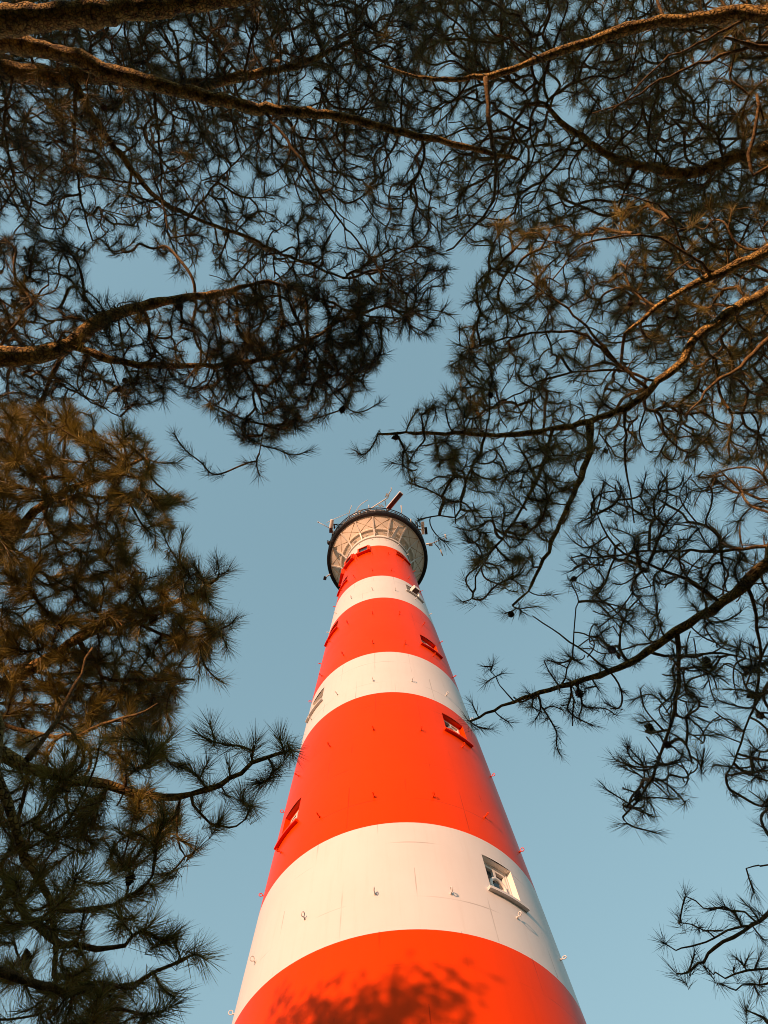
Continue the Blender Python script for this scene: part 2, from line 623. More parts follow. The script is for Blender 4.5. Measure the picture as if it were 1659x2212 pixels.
# ---- gallery
GR, GZ = 3.105, 40.16+CAMZ
NR = TRad(TOPZ)
def lathe(mb, prof, n=96, mi=0, close=False):
    vs = [cyl(2*PI*i/n, z, r) for r, z in prof for i in range(n)]
    fs = []
    m = len(prof)
    for j in range(m if close else m-1):
        jj = (j+1) % m
        for i in range(n):
            fs.append((j*n+i, j*n+(i+1)%n, jj*n+(i+1)%n, jj*n+i))
    mb.add(vs, fs, mi, False)
def ringtube(mb, R, z, r, n=72, k=8, mi=0):
    mb.torus((0,TD,z), (0,0,1), R, r, n, k, mi)

mb = MB()
lathe(mb, [(NR-.05, TOPZ-.50), (NR+.115, TOPZ-.50), (NR+.125, TOPZ-.42), (NR+.07, TOPZ-.40), (NR+.07, TOPZ-.05), (NR-.05, TOPZ-.05)])
o = local(mb).build('collar', WHITE_METAL, LH)
for p in o.data.polygons: p.use_smooth = False
mb = MB()
SL0, SLK = TOPZ-.02, (GZ+.10-TOPZ+.02)/(GR-NR)
def soz(r):
    return SL0+SLK*(r-NR)
lathe(mb, [(NR-.1, SL0+.06), (2.36, soz(2.36)+.03), (2.37, soz(2.36)-.02), (2.43, soz(2.42)-.02), (2.44, soz(2.44)), (GR, soz(GR)), (GR, GZ+.28), (NR-.1, GZ+.28)])
SOF = local(mb).build('gallery_deck', CREAM, LH)
# X bracing, edge studs
mb = MB()
NRIB = 16
RA0 = rad(-2.6)
for k in range(NRIB):
    a, b = RA0+2*PI*k/NRIB, RA0+2*PI*(k+1)/NRIB
    ia, oa = .03, .02
    p = [cyl(a+ia, soz(2.46)-.02, 2.46), cyl(b-ia, soz(2.46)-.02, 2.46), cyl(b-oa, soz(3.05)-.02, 3.05), cyl(a+oa, soz(3.05)-.02, 3.05)]
    mb.bar(p[0], p[2], .028, .028)
    mb.bar(p[1], p[3], .024, .024)
    for j in range(1, 9):
        c = cyl(a+(b-a)*j/9, soz(3.03)-.005, 3.03)
        mb.box(c, tdir(a)*.013, rdir(a)*.013, Vector((0,0,.012)))
    mb.bar(cyl((a+b)/2-.10, soz(2.44)-.03, 2.40), cyl((a+b)/2+.06, soz(2.44)-.03, 2.40), .02, .03)
local(mb).build('bracing', TAN, SOF)
# ribs
for k in range(NRIB):
    a = RA0+2*PI*k/NRIB
    mb = MB()
    X, Y, Z = tdir(a), rdir(a), Vector((0,0,1))
    pr = [(NR+.08, TOPZ-.42), (NR+.20, TOPZ-.18), (2.42, soz(2.42)-.13), (2.75, soz(2.75)-.08), (GR-.02, soz(GR)-.06)]
    for (r0,z0),(r1,z1) in zip(pr[:-1], pr[1:]):
        t0 = .036 if r0 > 2.2 else .03
        A_, B_ = cyl(a, z0, r0), cyl(a, z1, r1)
        up = Vector((0,0,1))
        mb.hexa([A_-X*t0, A_+X*t0, B_+X*.05, B_-X*.05, A_-X*t0+Z*.05, A_+X*t0+Z*.04, B_+X*.05+Z*.04, B_-X*.05+Z*.04])
        mb.hexa([A_-X*.012+Z*.05, A_+X*.012+Z*.05, B_+X*.012+Z*.05, B_-X*.012+Z*.05, A_-X*.012+Z*.15, A_+X*.012+Z*.15, B_+X*.012+Z*.12, B_-X*.012+Z*.12])
    local(mb).build('bracket', WHITE_METAL, LH)
# small lamps under the inner ring
for k in range(26):
    a = 2*PI*k/26+rng.uniform(-.05,.05)
    if abs(math.atan2(math.sin(a), math.cos(a))) > rad(100):
        continue
    mb = MB()
    wdt = rng.uniform(.05, .13)
    r = rng.uniform(2.10, 2.22)
    mb.box(cyl(a, soz(r)-.03, r), tdir(a)*wdt, rdir(a)*rng.uniform(.03,.08), Vector((0,0,.04)))
    mb.bar(cyl(a, soz(r)-.07, r)-tdir(a)*wdt*.8, cyl(a, soz(r)-.07, r)+tdir(a)*wdt*.8, .03, .03)
    local(mb).build('junction_box', WHITE_METAL, SOF)
# broad white tray on one bay
mb = MB()
a = rad(33)
pts = [cyl(rad(29.5), soz(2.08)-.16, 2.08), cyl(rad(31.5), soz(2.45)-.12, 2.45), cyl(rad(33), soz(2.8)-.10, 2.80)]
for A_, B_ in zip(pts[:-1], pts[1:]):
    mb.bar(A_, B_, .20, .05)
local(mb).build('cable_tray', WHITE_METAL, LH)

# edge beam and railing
mb = MB()
lathe(mb, [(GR+.003, GZ+.12), (GR+.16, GZ+.12), (GR+.16, GZ+.24), (GR+.003, GZ+.24)], close=True)
ringtube(mb, 3.31, GZ+.13, .036); ringtube(mb, 3.31, GZ+.32, .03)
for k in range(48):
    a = 2*PI*k/48
    mb.bar(cyl(a, GZ+.18, GR+.1), cyl(a, GZ+.13, 3.33), .03, .03)
local(mb).build('edge_beam', BLACK, LH)
RL = MB()
for z, r in ((.55,.022),(.85,.022),(1.22,.036)):
    ringtube(RL, 3.30, GZ+z, r, 72, 6)
for k in range(32):
    a = 2*PI*k/32+.05
    RL.tube([cyl(a, GZ+.2, 3.24), cyl(a, GZ+1.25, 3.30)], .034, 6)
local(RL).build('railing', BLACK, LH)
# planks of cable trunking and boxes tied round the railing
mb = MB()
for k in range(240):
    a = rng.uniform(-PI, PI)
    z = GZ+rng.choice([.33,.50,.70,1.0,1.12])+rng.uniform(-.04,.04)
    r = rng.uniform(3.12, 3.27)
    L = rng.uniform(.05, .32)
    mb.bar(cyl(a-L/3.2/2, z, r), cyl(a+L/3.2/2, z+rng.uniform(-.05,.05), r), rng.uniform(.02,.07), rng.uniform(.03,.11), int(rng.choice([0,2,1,2,2,3])))
local(mb).build('cable_trunking', [WHITE_METAL, GREY, BLACK, CREAM], LH)
# watch room, lantern gallery and lantern above
mb = MB()
lathe(mb, [(1.95, GZ+.281), (1.95, GZ+2.2), (2.55, GZ+2.3), (2.55, GZ+2.42), (0.2, GZ+2.43)])
local(mb).build('watch_room', WHITE_METAL, LH)
mb = MB()
for z in (2.75, 3.1, 3.45):
    ringtube(mb, 2.50, GZ+z, .022, 64, 6)
for k in range(28):
    a = 2*PI*k/28
    mb.tube([cyl(a, GZ+2.42, 2.50), cyl(a, GZ+3.45, 2.50)], .018, 5)
local(mb).build('lantern_railing', WHITE_METAL, LH)
mb = MB()
lathe(mb, [(1.55, GZ+2.432), (1.55, GZ+4.6)])
local(mb).build('lantern', GLASS, LH)
mb = MB()
lathe(mb, [(1.50, GZ+4.58), (2.15, GZ+4.60), (2.15, GZ+4.80), (1.3, GZ+5.5), (.3, GZ+5.9), (.02, GZ+5.92)])
local(mb).build('lantern_roof', RED, LH)

# ---- things bolted to the gallery rail (the zoomed photo square is 700 px wide from 1100,1800)
def zz(x, y, dep):
    return at((1100+x*0.42194)/1.7493, (1800+y*0.42194)/1.7493, dep)
DEPG = (cyl(0, GZ, GR)-CAM).dot(f_)
def rod(pts, r, name='antenna', m=WHITE_METAL, dep=DEPG+2.2, ball=None, parent=LH):
    mb = MB()
    P = [zz(x, y, dep+(q[0] if q else 0)) for x, y, *q in pts]
    mb.tube(P, r, 7)
    if ball:
        mb.tube([P[0]+(P[1]-P[0]).normalized()*(-ball), P[0], P[0]+(P[1]-P[0]).normalized()*ball], [ball*.7, ball, ball*.7], 8)
    return local(mb).build(name, m, parent)
px = DEPG/FPX/1.7493*0.42194      # metres per zoomed pixel at the gallery
rod([(503,405),(522,325),(528,300),(545,260)], 3*px, dep=DEPG+1.2)
rod([(318,415),(380,385),(525,325)], 2.6*px, dep=DEPG+1.2)
rod([(560,345),(580,315),(605,272),(640,240),(688,211)], 3*px, dep=DEPG+1.8)
rod([(697,300),(697,255)], 4*px, dep=DEPG+2.6)
rod([(985,340),(992,318),(985,260)], 5*px, dep=DEPG+1.6)
rod([(1075,420),(1073,380)], 5*px, dep=DEPG+.9)
rod([(242,410),(300,440),(352,468)], 3*px, dep=DEPG+.6, ball=6*px)
# white jib with a lamp head
J = rod([(705,300),(720,285),(790,240),(868,190)], 6*px, 'jib', dep=DEPG+3.2)
rod([(868,190),(880,150),(900,118),(896,100)], 4.5*px, 'jib_tip', dep=DEPG+3.2, parent=J)
rod([(848,262),(840,205)], 4*px, 'jib_stay', dep=DEPG+3.2, parent=J)
mb = MB()
for _ in range(9):
    mb.box(zz(858+rng.uniform(-14,14), 175+rng.uniform(-16,12), DEPG+3.2+rng.uniform(-.1,.1)), RT*.035, UP*.05, f_*.04)
local(mb).build('jib_head', WHITE_METAL, J)
# radar scanner bar: a horizontal beam on the roof turning gear
mb = MB()
A_, B_ = zz(868, 292, DEPG+5.0), zz(985, 152, DEPG+5.0)
zb = max(A_.z, B_.z)
def toz(p, z):               # carry the sight line on to a given height
    d = p-CAM
    return CAM+d*((z-CAMZ)/d.z)
ZR = GZ+6.2
A_, B_ = toz(A_, ZR), toz(B_, ZR)
mb.bar(A_, B_, .26, .16)
RB = local(mb).build('radar_scanner', DARK_BROWN, LH)
mb = MB()
d = (B_-A_).normalized()
s = d.cross(Vector((0,0,1)))
mb.bar(A_+s*.15, B_+s*.15+d*.05, .04, .20); mb.bar(A_-s*.15, B_-s*.15+d*.05, .04, .20)
mb.bar(B_+d*.03-s*.13, B_+d*.03+s*.13, .06, .20)
local(mb).build('scanner_edge', WHITE_METAL, RB)
mb = MB()
mb.tube([(0,TD,GZ+5.92), (0,TD,ZR-.16)], .22, 12)
mb.tube([(0,TD,ZR-.20), A_+Vector((0,0,-.2))], .10, 8)
local(mb).build('scanner_mount', GREY, RB)
mb = MB()
for i,(x,y) in enumerate(((790,262),(810,258),(800,272),(822,270),(640,300),(610,305),(600,318))):
    mb.box(zz(x, y, DEPG+3.4), RT*(9*px), UP*(6*px), f_*.08)
local(mb).build('roof_fittings', WHITE_METAL, LH)
# left panel aerial
mb = MB()
p = zz(364, 425, DEPG+.7)
mb.tube([zz(368,386,DEPG+.7), zz(367,392,DEPG+.7), zz(358,460,DEPG+.7), zz(355,488,DEPG+.7)], [13*px, 17*px, 18*px, 17*px], 12)
PA = local(mb).build('panel_antenna', WHITE_METAL, LH)
mb = MB()
mb.bar(zz(360,462,DEPG+.62), zz(352,506,DEPG+.62), 26*px, .2)
mb.bar(zz(385,425,DEPG+.75), zz(388,470,DEPG+.75), 12*px, .1)
local(mb).build('antenna_back', DARK_BROWN, PA)
mb = MB()
for pts in ([(392,430),(420,440),(440,462),(448,475)], [(392,455),(415,452),(432,470),(440,490)], [(388,430),(420,428),(455,432)], [(372,500),(366,530),(366,545)], [(372,480),(378,505),(400,520),(412,515)]):
    mb.tube([zz(x,y,DEPG+.72) for x,y in pts], 4*px, 6)
local(mb).build('antenna_cable', BLACK, PA)
mb = MB()
mb.tube([zz(375,487,DEPG+.7), zz(373,515,DEPG+.7)], 7*px, 8)
local(mb).build('insulator', CREAM, PA)
# black dome camera and left floodlight
mb = MB()
c = zz(341, 597, DEPG+.4)
mb.tube([c+UP*(16*px), c+UP*(10*px), c-UP*(2*px), c-UP*(14*px), c-UP*(20*px)], [12*px, 20*px, 20*px, 13*px, 3*px], 12)
mb.bar(zz(322,577,DEPG+.4), zz(375,590,DEPG+.4), 8*px, .06)
local(mb).build('dome_camera', BLACK, LH)
mb = MB()
mb.bar(zz(322,893,DEPG-.5), zz(352,878,DEPG-.5), 9*px, .05)
mb.bar(zz(310,902,DEPG-.5), zz(330,892,DEPG-.5), 5*px, .04)
FL = local(mb).build('floodlight', WHITE_METAL, LH)
mb = MB()
mb.box(zz(304,912,DEPG-.5), (RT*.9-UP*.2)*(14*px), (UP*.9+RT*.2)*(17*px), f_*.08)
local(mb).build('lamp_housing', BLACK, FL)
# right hand aerials
mb = MB()
mb.bar(zz(1178,405,DEPG+.6), zz(1183,520,DEPG+.6), 26*px, .16)
P2 = local(mb).build('panel_antenna', WHITE_METAL, LH)
mb = MB()
mb.bar(zz(1205,455,DEPG+.7), zz(1212,520,DEPG+.7), 22*px, .14)
for pts in ([(1120,430),(1150,450),(1175,440)], [(1130,470),(1165,478),(1180,500)], [(1110,405),(1130,425),(1135,470)]):
    mb.tube([zz(x,y,DEPG+.7) for x,y in pts], 5*px, 6)
local(mb).build('antenna_bracket', BLACK, P2)
R_ = rod([(1208,607),(1262,603)], 8*px, 'antenna_arm', dep=DEPG+.2)
rod([(1262,600),(1330,570),(1388,545)], 4*px, 'boom', GREY, dep=DEPG+.2, parent=R_)
rod([(1378,518),(1392,565)], 6*px, 'aerial', dep=DEPG+.2, parent=R_)
rod([(1280,592),(1320,640),(1340,668)], 4*px, 'boom', BLACK, dep=DEPG+.2, parent=R_)
rod([(1336,655),(1358,712)], 6*px, 'aerial', dep=DEPG+.2, parent=R_)
mb = MB()
mb.box(zz(1250,612,DEPG+.2), RT*(16*px), UP*(12*px), f_*.1)
local(mb).build('camera_box', GREY, R_)

# ------------------------------------------------------------------ pines
def resample(P, step):
    P = np.asarray(P, float)
    # Catmull-Rom through the given points
    Q = np.vstack([2*P[0]-P[1], P, 2*P[-1]-P[-2]])
    out = []
    for i in range(1, len(Q)-2):
        p0, p1, p2, p3 = Q[i-1], Q[i], Q[i+1], Q[i+2]
        n = max(2, int(np.linalg.norm(p2-p1)/step))
        t = np.linspace(0, 1, n, endpoint=False)[:,None]
        out.append(0.5*((2*p1)+(-p0+p2)*t+(2*p0-5*p1+4*p2-p3)*t**2+(-p0+3*p1-3*p2+p3)*t**3))
    out.append(P[-1][None])
    return np.vstack(out)

def inpoly(x, y, poly):
    c = False
    j = len(poly)-1
    for i in range(len(poly)):
        xi, yi = poly[i]
        xj, yj = poly[j]
        if (yi > y) != (yj > y) and x < (xj-xi)*(y-yi)/(yj-yi+1e-12)+xi:
            c = not c
        j = i
    return c

class Arr:
    """big triangle/quad soup built from numpy pieces, with a tone per face"""
    def __init__(s):
        s.v, s.f, s.n, s.t, s.m = [], [], 0, [], []
    def add(s, V, F, mi, tone=0.5):
        s.v.append(V)
        s.f.append(F+s.n)
        s.m.append(np.full(len(F), mi, np.int32))
        s.t.append(np.full(len(V), tone, np.float32) if np.isscalar(tone) else tone.astype(np.float32))
        s.n += len(V)
    def build(s, name, mats, parent, smooth=True):
        V = np.vstack(s.v).astype(np.float32)
        me = bpy.data.meshes.new(name)
        me.vertices.add(len(V))
        me.vertices.foreach_set('co', V.ravel())
        sizes = np.concatenate([np.full(len(f), f.shape[1], np.int32) for f in s.f])
        loops = np.concatenate([f.ravel() for f in s.f]).astype(np.int32)
        me.loops.add(len(loops))
        me.loops.foreach_set('vertex_index', loops)
        me.polygons.add(len(sizes))
        st = np.concatenate([[0], np.cumsum(sizes)[:-1]]).astype(np.int32)
        me.polygons.foreach_set('loop_start', st)
        me.polygons.foreach_set('loop_total', sizes)
        me.polygons.foreach_set('material_index', np.concatenate(s.m))
        me.polygons.foreach_set('use_smooth', np.full(len(sizes), smooth, bool))
        at_ = me.attributes.new('tone', 'FLOAT', 'POINT')
        at_.data.foreach_set('value', np.concatenate(s.t))
        for m in mats:
            me.materials.append(m)
        me.update()
        me.validate()
        return link(bpy.data.objects.new(name, me), parent)

def tuft(arr, P, axis, n, L, wd, spread, tone, shoot):
    """needles along the last bit of a shoot, opening like a brush"""
    axis = axis/(np.linalg.norm(axis)+1e-9)
    a = np.cross(axis, (0.3, 0.5, 0.81)); a /= np.linalg.norm(a)+1e-9
    b = np.cross(axis, a)
    ph = rng.uniform(0, 2*PI, n)
    s = rng.uniform(0, 1, n)**0.7                    # 1 at the tip
    th = (1-s)*spread*1.15 + s*spread*0.55 + rng.normal(0, 0.13, n)
    th = np.where(rng.random(n) < 0.2, rng.uniform(0.05, spread*1.3, n), th)
    D = axis*np.cos(th)[:,None] + (a*np.cos(ph)[:,None]+b*np.sin(ph)[:,None])*np.sin(th)[:,None]
    B = P + axis*((s-1)*shoot)[:,None]
    ln = L*rng.uniform(0.65, 1.12, n)[:,None]
    side = np.cross(D, rng.normal(0, 1, (n,3)))
    side /= np.linalg.norm(side, axis=1, keepdims=True)+1e-9
    bend = np.cross(D, side)*rng.normal(0, 0.07, n)[:,None] + np.array([0,0,-0.03])
    w_ = wd*rng.uniform(0.8, 1.2, n)[:,None]
    M1 = B + D*ln*0.55 + bend*ln*0.4
    T = B + D*ln + bend*ln*1.2
    V = np.stack([B-side*w_*.5, B+side*w_*.5, M1+side*w_*.45, M1-side*w_*.45, T+side*w_*.12, T-side*w_*.12], 1).reshape(-1, 3)
    i = np.arange(n)[:,None]*6
    F = np.vstack([i+np.array([[0,1,2,3]]), i+np.array([[3,2,4,5]])])
    tn = np.repeat(np.clip(tone+rng.normal(0, 0.16, n), 0, 1), 6)
    arr.add(V, F, 0, tn)

def cone_mesh():
    mb = MB()
    L, n = 0.06, 8
    prof = [(0, .004), (.006, .013), (.018, .021), (.030, .020), (.043, .014), (.055, .006), (.06, .001)]
    for k in range(46):
        t = (k+.5)/46
        z = t*L*.95
        r = np.interp(z, [p[0] for p in prof], [p[1] for p in prof])
        a = k*2.39996
        d = Vector((math.cos(a), math.sin(a), 0))
        s = Vector((-math.sin(a), math.cos(a), 0))
        c = d*(r*.6)+Vector((0,0,z))
        tip = d*(r*1.25)+Vector((0,0,z-.004))
        mb.add([c-s*r*.42-Vector((0,0,.003)), c+s*r*.42-Vector((0,0,.003)), tip+s*r*.2, tip-s*r*.2, c+Vector((0,0,.006))], [(0,1,2,3), (3,2,4), (0,3,4), (2,1,4)])
    mb.tube([(0,0,p[0]) for p in prof], [max(.001, p[1]*.75) for p in prof], n)
    mb.tube([(0,0,-.012), (0,0,.002)], .004, 5)
    return mb
CONE_ME = None

def tri_dist(nodes, pts):
    return np.linalg.norm(nodes[None]-pts[:,None], axis=2)

def grow(limbs, pts, radii_end):
    """join loose shoot tips to the limbs: each tip goes to the nearest wood already there"""
    nodes, par, kind = [], [], []
    for P in limbs:
        base = len(nodes)
        for i, p in enumerate(P):
            nodes.append(p); par.append(base+i-1 if i else -1); kind.append(0)
    nodes = list(map(np.array, nodes))
    NL = len(nodes)
    A = np.array(nodes)
    pts = np.array(pts)
    N = len(pts)
    best = np.full(N, 1e9); bi = np.zeros(N, int)
    for c in range(0, NL, 200):
        d = np.linalg.norm(pts[:,None]-A[None,c:c+200], axis=2)
        j = d.argmin(1); dd = d[np.arange(N), j]
        u = dd < best
        best[u] = dd[u]; bi[u] = j[u]+c
    left = np.ones(N, bool)
    run = [0.0]*NL
    twigs = []
    tips = {}
    for _ in range(N):
        k = np.where(left, best, 1e9).argmin()
        left[k] = False
        s = bi[k]
        p0, p1 = nodes[s], pts[k]
        d = p1-p0
        L = np.linalg.norm(d)+1e-6
        # leave the wood along a lazy curve
        n = max(3, int(L/0.05)+1)
        t = np.linspace(0, 1, n+1)[1:]
        pd = nodes[par[s]]-p0 if par[s] >= 0 else -d
        pd = -pd/(np.linalg.norm(pd)+1e-9)
        c1 = p0 + (pd*0.6+d/L*0.3)*L*0.5 + rng.normal(0, 0.055, 3)*L
        c2 = p1 - d/L*L*0.3 + rng.normal(0, 0.11, 3)*L + np.array((0,0,-.08))*L
        tt = t[:,None]
        q = (1-tt)**3*p0 + 3*(1-tt)**2*tt*c1 + 3*(1-tt)*tt**2*c2 + tt**3*p1
        q[:-1] += rng.normal(0, 0.007, (n-1, 3))
        prev = s
        ids = [s]
        rl = run[s]
        for x in q:
            rl += L/n
            run.append(rl)
            nodes.append(x); par.append(prev); kind.append(1)
            prev = len(nodes)-1
            ids.append(prev)
        twigs.append(ids)
        tips[k] = prev
        dn = np.linalg.norm(pts[:,None]-q[None], axis=2) + 0.30*np.array(run[-n:])[None]
        j = dn.argmin(1); dd = dn[np.arange(N), j]
        u = (dd < best) & left
        best[u] = dd[u]; bi[u] = ids[1:][0]+j[u]
    # even out the kinks: each twig node leans to the middle of its neighbours
    kid = {}
    for i in range(NL, len(nodes)):
        kid.setdefault(par[i], []).append(i)
    for _ in range(4):
        new = {}
        for i in range(NL, len(nodes)):
            if i in kid and par[i] >= 0:
                k = min(kid[i], key=lambda j: np.dot(nodes[par[i]]-nodes[i], nodes[j]-nodes[i]))
                new[i] = nodes[i]*.5+(nodes[par[i]]+nodes[k])*.25
        for i, p in new.items():
            nodes[i] = p
    # thickness from what each bit carries
    cnt = np.zeros(len(nodes))
    for k, i in tips.items():
        cnt[i] += 1
    for i in range(len(nodes)-1, NL-1, -1):
        if par[i] >= NL or par[i] < 0:
            if par[i] >= 0:
                cnt[par[i]] += cnt[i]
    return nodes, par, twigs, tips, cnt

def tree(name, label, limbs, polys, extra=(), trunk_out=2.2, trunk_r=0.2, needle=(58, 0.125, 0.0025), tone=0.45, cones=10, trunk_at=None, group='pines around the lighthouse'):  # tone is set higher for sunlit trees, lower for shaded ones
    """limbs: list of dict(px=[(u,v)...], d=(d0,d1), r=(r0,r1), sub=bool)"""
    W = []
    for lb in limbs:
        n = len(lb['px'])
        d0, d1 = lb['d']
        if lb.get('sub') is not None:
            Pp = W[lb['sub']]['raw']
            u0, v0 = lb['px'][0]
            bestd = min(Pp, key=lambda p: (pix(p)[0]-u0)**2+(pix(p)[1]-v0)**2)
            k = pix(bestd)[2]
            d0, d1 = k, k+d1
        dd = np.linspace(0, 1, n)
        raw = [at(u, v, d0+(d1-d0)*t) for (u, v), t in zip(lb['px'], dd)]
        raw = [np.array(p) for p in raw]
        W.append(dict(raw=raw, r=lb['r'], sub=lb.get('sub')))
    starts = np.array([w['raw'][0] for w in W if w['sub'] is None])
    c = starts.mean(0)
    if trunk_at is None:
        ax = CAM+f_*((Vector(c)-CAM).dot(f_))
        o = np.array((c[0]-ax.x, c[1]-ax.y))
        o /= np.linalg.norm(o)
        trunk_at = c[:2]+o*trunk_out
    T = np.array((trunk_at[0], trunk_at[1], 0.0))
    root = empty(name, T, label, 'tree', group)
    zt = starts[:,2].max()+.35
    zs = np.linspace(-0.2, zt, 14)
    ph = rng.uniform(0, 6)
    def taxis(z):
        return np.array((T[0]+.12*math.sin(z*.5+ph), T[1]+.12*math.cos(z*.43+ph), z))
    mb = MB()
    mb.tube([taxis(z)-T for z in zs], [trunk_r*(1.25-0.85*(max(z,0)/zt))*(1.25 if z < .3 else 1) for z in zs], 14)
    mb.build('trunk', BARK, root)
    full = []
    for w in W:
        raw = w['raw']
        if w['sub'] is None:
            p0 = raw[0]
            za = p0[2]-0.45
            b = taxis(za)
            mid = b*.5+p0*.5+np.array((0,0,.18))
            out_ = raw[0]-raw[1]
            out_ = raw[0]+out_/np.linalg.norm(out_)*.45
            mid = b*.55+out_*.45+np.array((0,0,.12))
            raw = [b, mid, out_]+raw
        P = resample(raw, 0.07)
        P[1:-1] += rng.normal(0, 0.006, (len(P)-2, 3))
        full.append(P)
        r0, r1 = w['r']
        R = np.linspace(0, 1, len(P))**0.85
        R = r0+(r1-r0)*R
        if w['sub'] is None:
            k = np.argmin(np.linalg.norm(P-w['raw'][0], axis=1))
            R = np.concatenate([np.linspace(r0*1.25, r0, k, endpoint=False), r0+(r1-r0)*np.linspace(0, 1, len(P)-k)**.85])
        R = R*(1+0.09*rng.normal(0, 1, len(P))+0.05*np.sin(np.arange(len(P))*.9+rng.uniform(0,6)))
        mb = MB()
        mb.tube(P-T, R, 10)
        mb.build('branch', BARK if r0 > 0.022 else TWIG, root)
    # shoot tips inside the photographed outline of the crown
    pts, flag, size = [], [], []
    for poly, n, bare, (da, db), sz in polys:
        xs = [p[0] for p in poly]; ys = [p[1] for p in poly]
        got = 0
        while got < n:
            u, v = rng.uniform(min(xs), max(xs)), rng.uniform(min(ys), max(ys))
            nz = math.sin(u*.021+v*.013+1)+math.sin(u*.013-v*.027+2)+math.sin(u*.043+v*.008)*.7+math.sin(v*.051-u*.017)*.7
            if nz < rng.uniform(-3.2, -.7):
                continue
            if inpoly(u, v, poly):
                pts.append(np.array(at(u, v, rng.uniform(da, db))))
                flag.append(rng.random() > bare)
                size.append(sz*rng.uniform(.6, 1.2))
                got += 1
    for u, v, d, sz in extra:
        pts.append(np.array(at(u, v, d))); flag.append(True); size.append(sz)
    nodes, par, twigs, tips, cnt = grow(full, pts, None)
    arr = Arr()
    for ids in twigs:
        P = np.array([nodes[i] for i in ids])
        R = 0.0028+0.0020*np.sqrt(np.maximum(cnt[ids], .4))
        R[0] = R[1]
        R = np.minimum(R, 0.014)
        V, F = tube_arrays(P, R, 5)
        arr.add(V-T, F, 1)
    nn, nl, nw = needle
    tipl = []
    for k, i in tips.items():
        p = nodes[i]
        ax = p-nodes[par[i]]
        ax = ax/(np.linalg.norm(ax)+1e-9)*1.0 + np.array((0, 0, 0.25)) + rng.normal(0, .18, 3)
        if flag[k]:
            tipl.append((p, ax))
            tuft(arr, p+ax*0.015-T, ax, int(nn*rng.uniform(.7, 1.3)), nl*size[k], nw, rng.uniform(.65, 1.05), np.clip(tone+rng.normal(0, .18), 0, 1), 0.13)
            if rng.random() < .35:      # last year's whorl further back
                j = par[par[i]]
                if j >= 0:
                    tuft(arr, nodes[j]-T, ax, int(nn*.4), nl*size[k]*.9, nw, 1.2, np.clip(tone+.15, 0, 1), 0.08)
    cr = arr.build('crown', [NEEDLE, TWIG], root)
    # cones sit just behind some tufts
    global CONE_ME
    idx = rng.permutation(len(tipl))[:cones]
    for i in idx:
        p, ax = tipl[i]
        if CONE_ME is None:
            o = cone_mesh().build('pine_cone', CONE, root)
            CONE_ME = o.data
        else:
            o = link(bpy.data.objects.new('pine_cone', CONE_ME), root)
        o.location = p-ax*.06-T
        dirv = Vector(ax*.3+rng.normal(0, .6, 3)-np.array((0,0,.4))).normalized()
        o.rotation_euler = dirv.to_track_quat('Z', 'Y').to_euler()
        s_ = rng.uniform(.9, 1.35)
        o.scale = (s_,)*3
    print('TREE', name, 'trunk', [round(float(q), 2) for q in T], 'top px', [round(q) for q in pix((T[0], T[1], zt))], 'tips', len(pts), 'faces', len(cr.data.polygons))
    return root

LMB = lambda px, d, r, sub=None: dict(px=px, d=d, r=r, sub=sub)

# 1 upper left
tree('pine_tree', 'old pine at upper left whose long thick limb crosses above the tower', [
    LMB([(0,88),(150,120),(250,160),(440,208),(560,235),(720,250),(870,287),(1000,315),(1120,345)], (5.6,5.9), (.085,.018)),
    LMB([(0,45),(200,28),(360,12),(560,-14)], (5.0,5.2), (.11,.06)),
    LMB([(0,150),(120,165),(230,165),(380,190),(520,165),(640,140),(760,90)], (6.3,6.6), (.10,.02)),
    LMB([(150,160),(200,250),(250,320),(330,420),(420,470),(540,515),(640,560),(740,600)], (0,-.2), (.035,.010), 2),
    LMB([(570,238),(640,330),(700,430),(770,520),(850,610),(905,655)], (0,-.4), (.013,.005), 0),
    LMB([(165,180),(160,300),(172,420),(200,520)], (0,.1), (.022,.007), 2),
    LMB([(30,160),(10,250),(20,340),(40,420),(80,480)], (0,-.2), (.016,.006), 2),
    LMB([(330,190),(345,330),(350,420),(362,500)], (0,-.6), (.016,.006), 2),
    LMB([(600,242),(605,120),(600,60)], (0,-.3), (.010,.004), 0),
    LMB([(400,480),(480,380),(600,260),(690,180)], (0,.4), (.012,.004), 3),
  ], [([(-60,-50),(880,-50),(920,300),(960,540),(900,650),(760,640),(600,640),(470,620),(370,590),(370,520),(280,490),(190,510),(-60,510)], 3300, .30, (5.8,7.6), 1.0),
      ([(-60,-50),(880,-50),(900,250),(820,330),(-60,420)], 1800, .15, (7.6,9.4), 1.1),
      ([(-60,-50),(560,-50),(500,250),(300,380),(-60,400)], 420, .1, (7.4,9.2), 1.15),
      ([(-60,-50),(880,-50),(800,-260),(640,-420),(420,-380),(200,-520),(-120,-420),(-420,-480),(-620,-200),(-540,80),(-640,300),(-420,520),(-60,500)], 620, .2, (7.4,9.4), 1.1)], tone=.24, cones=14)

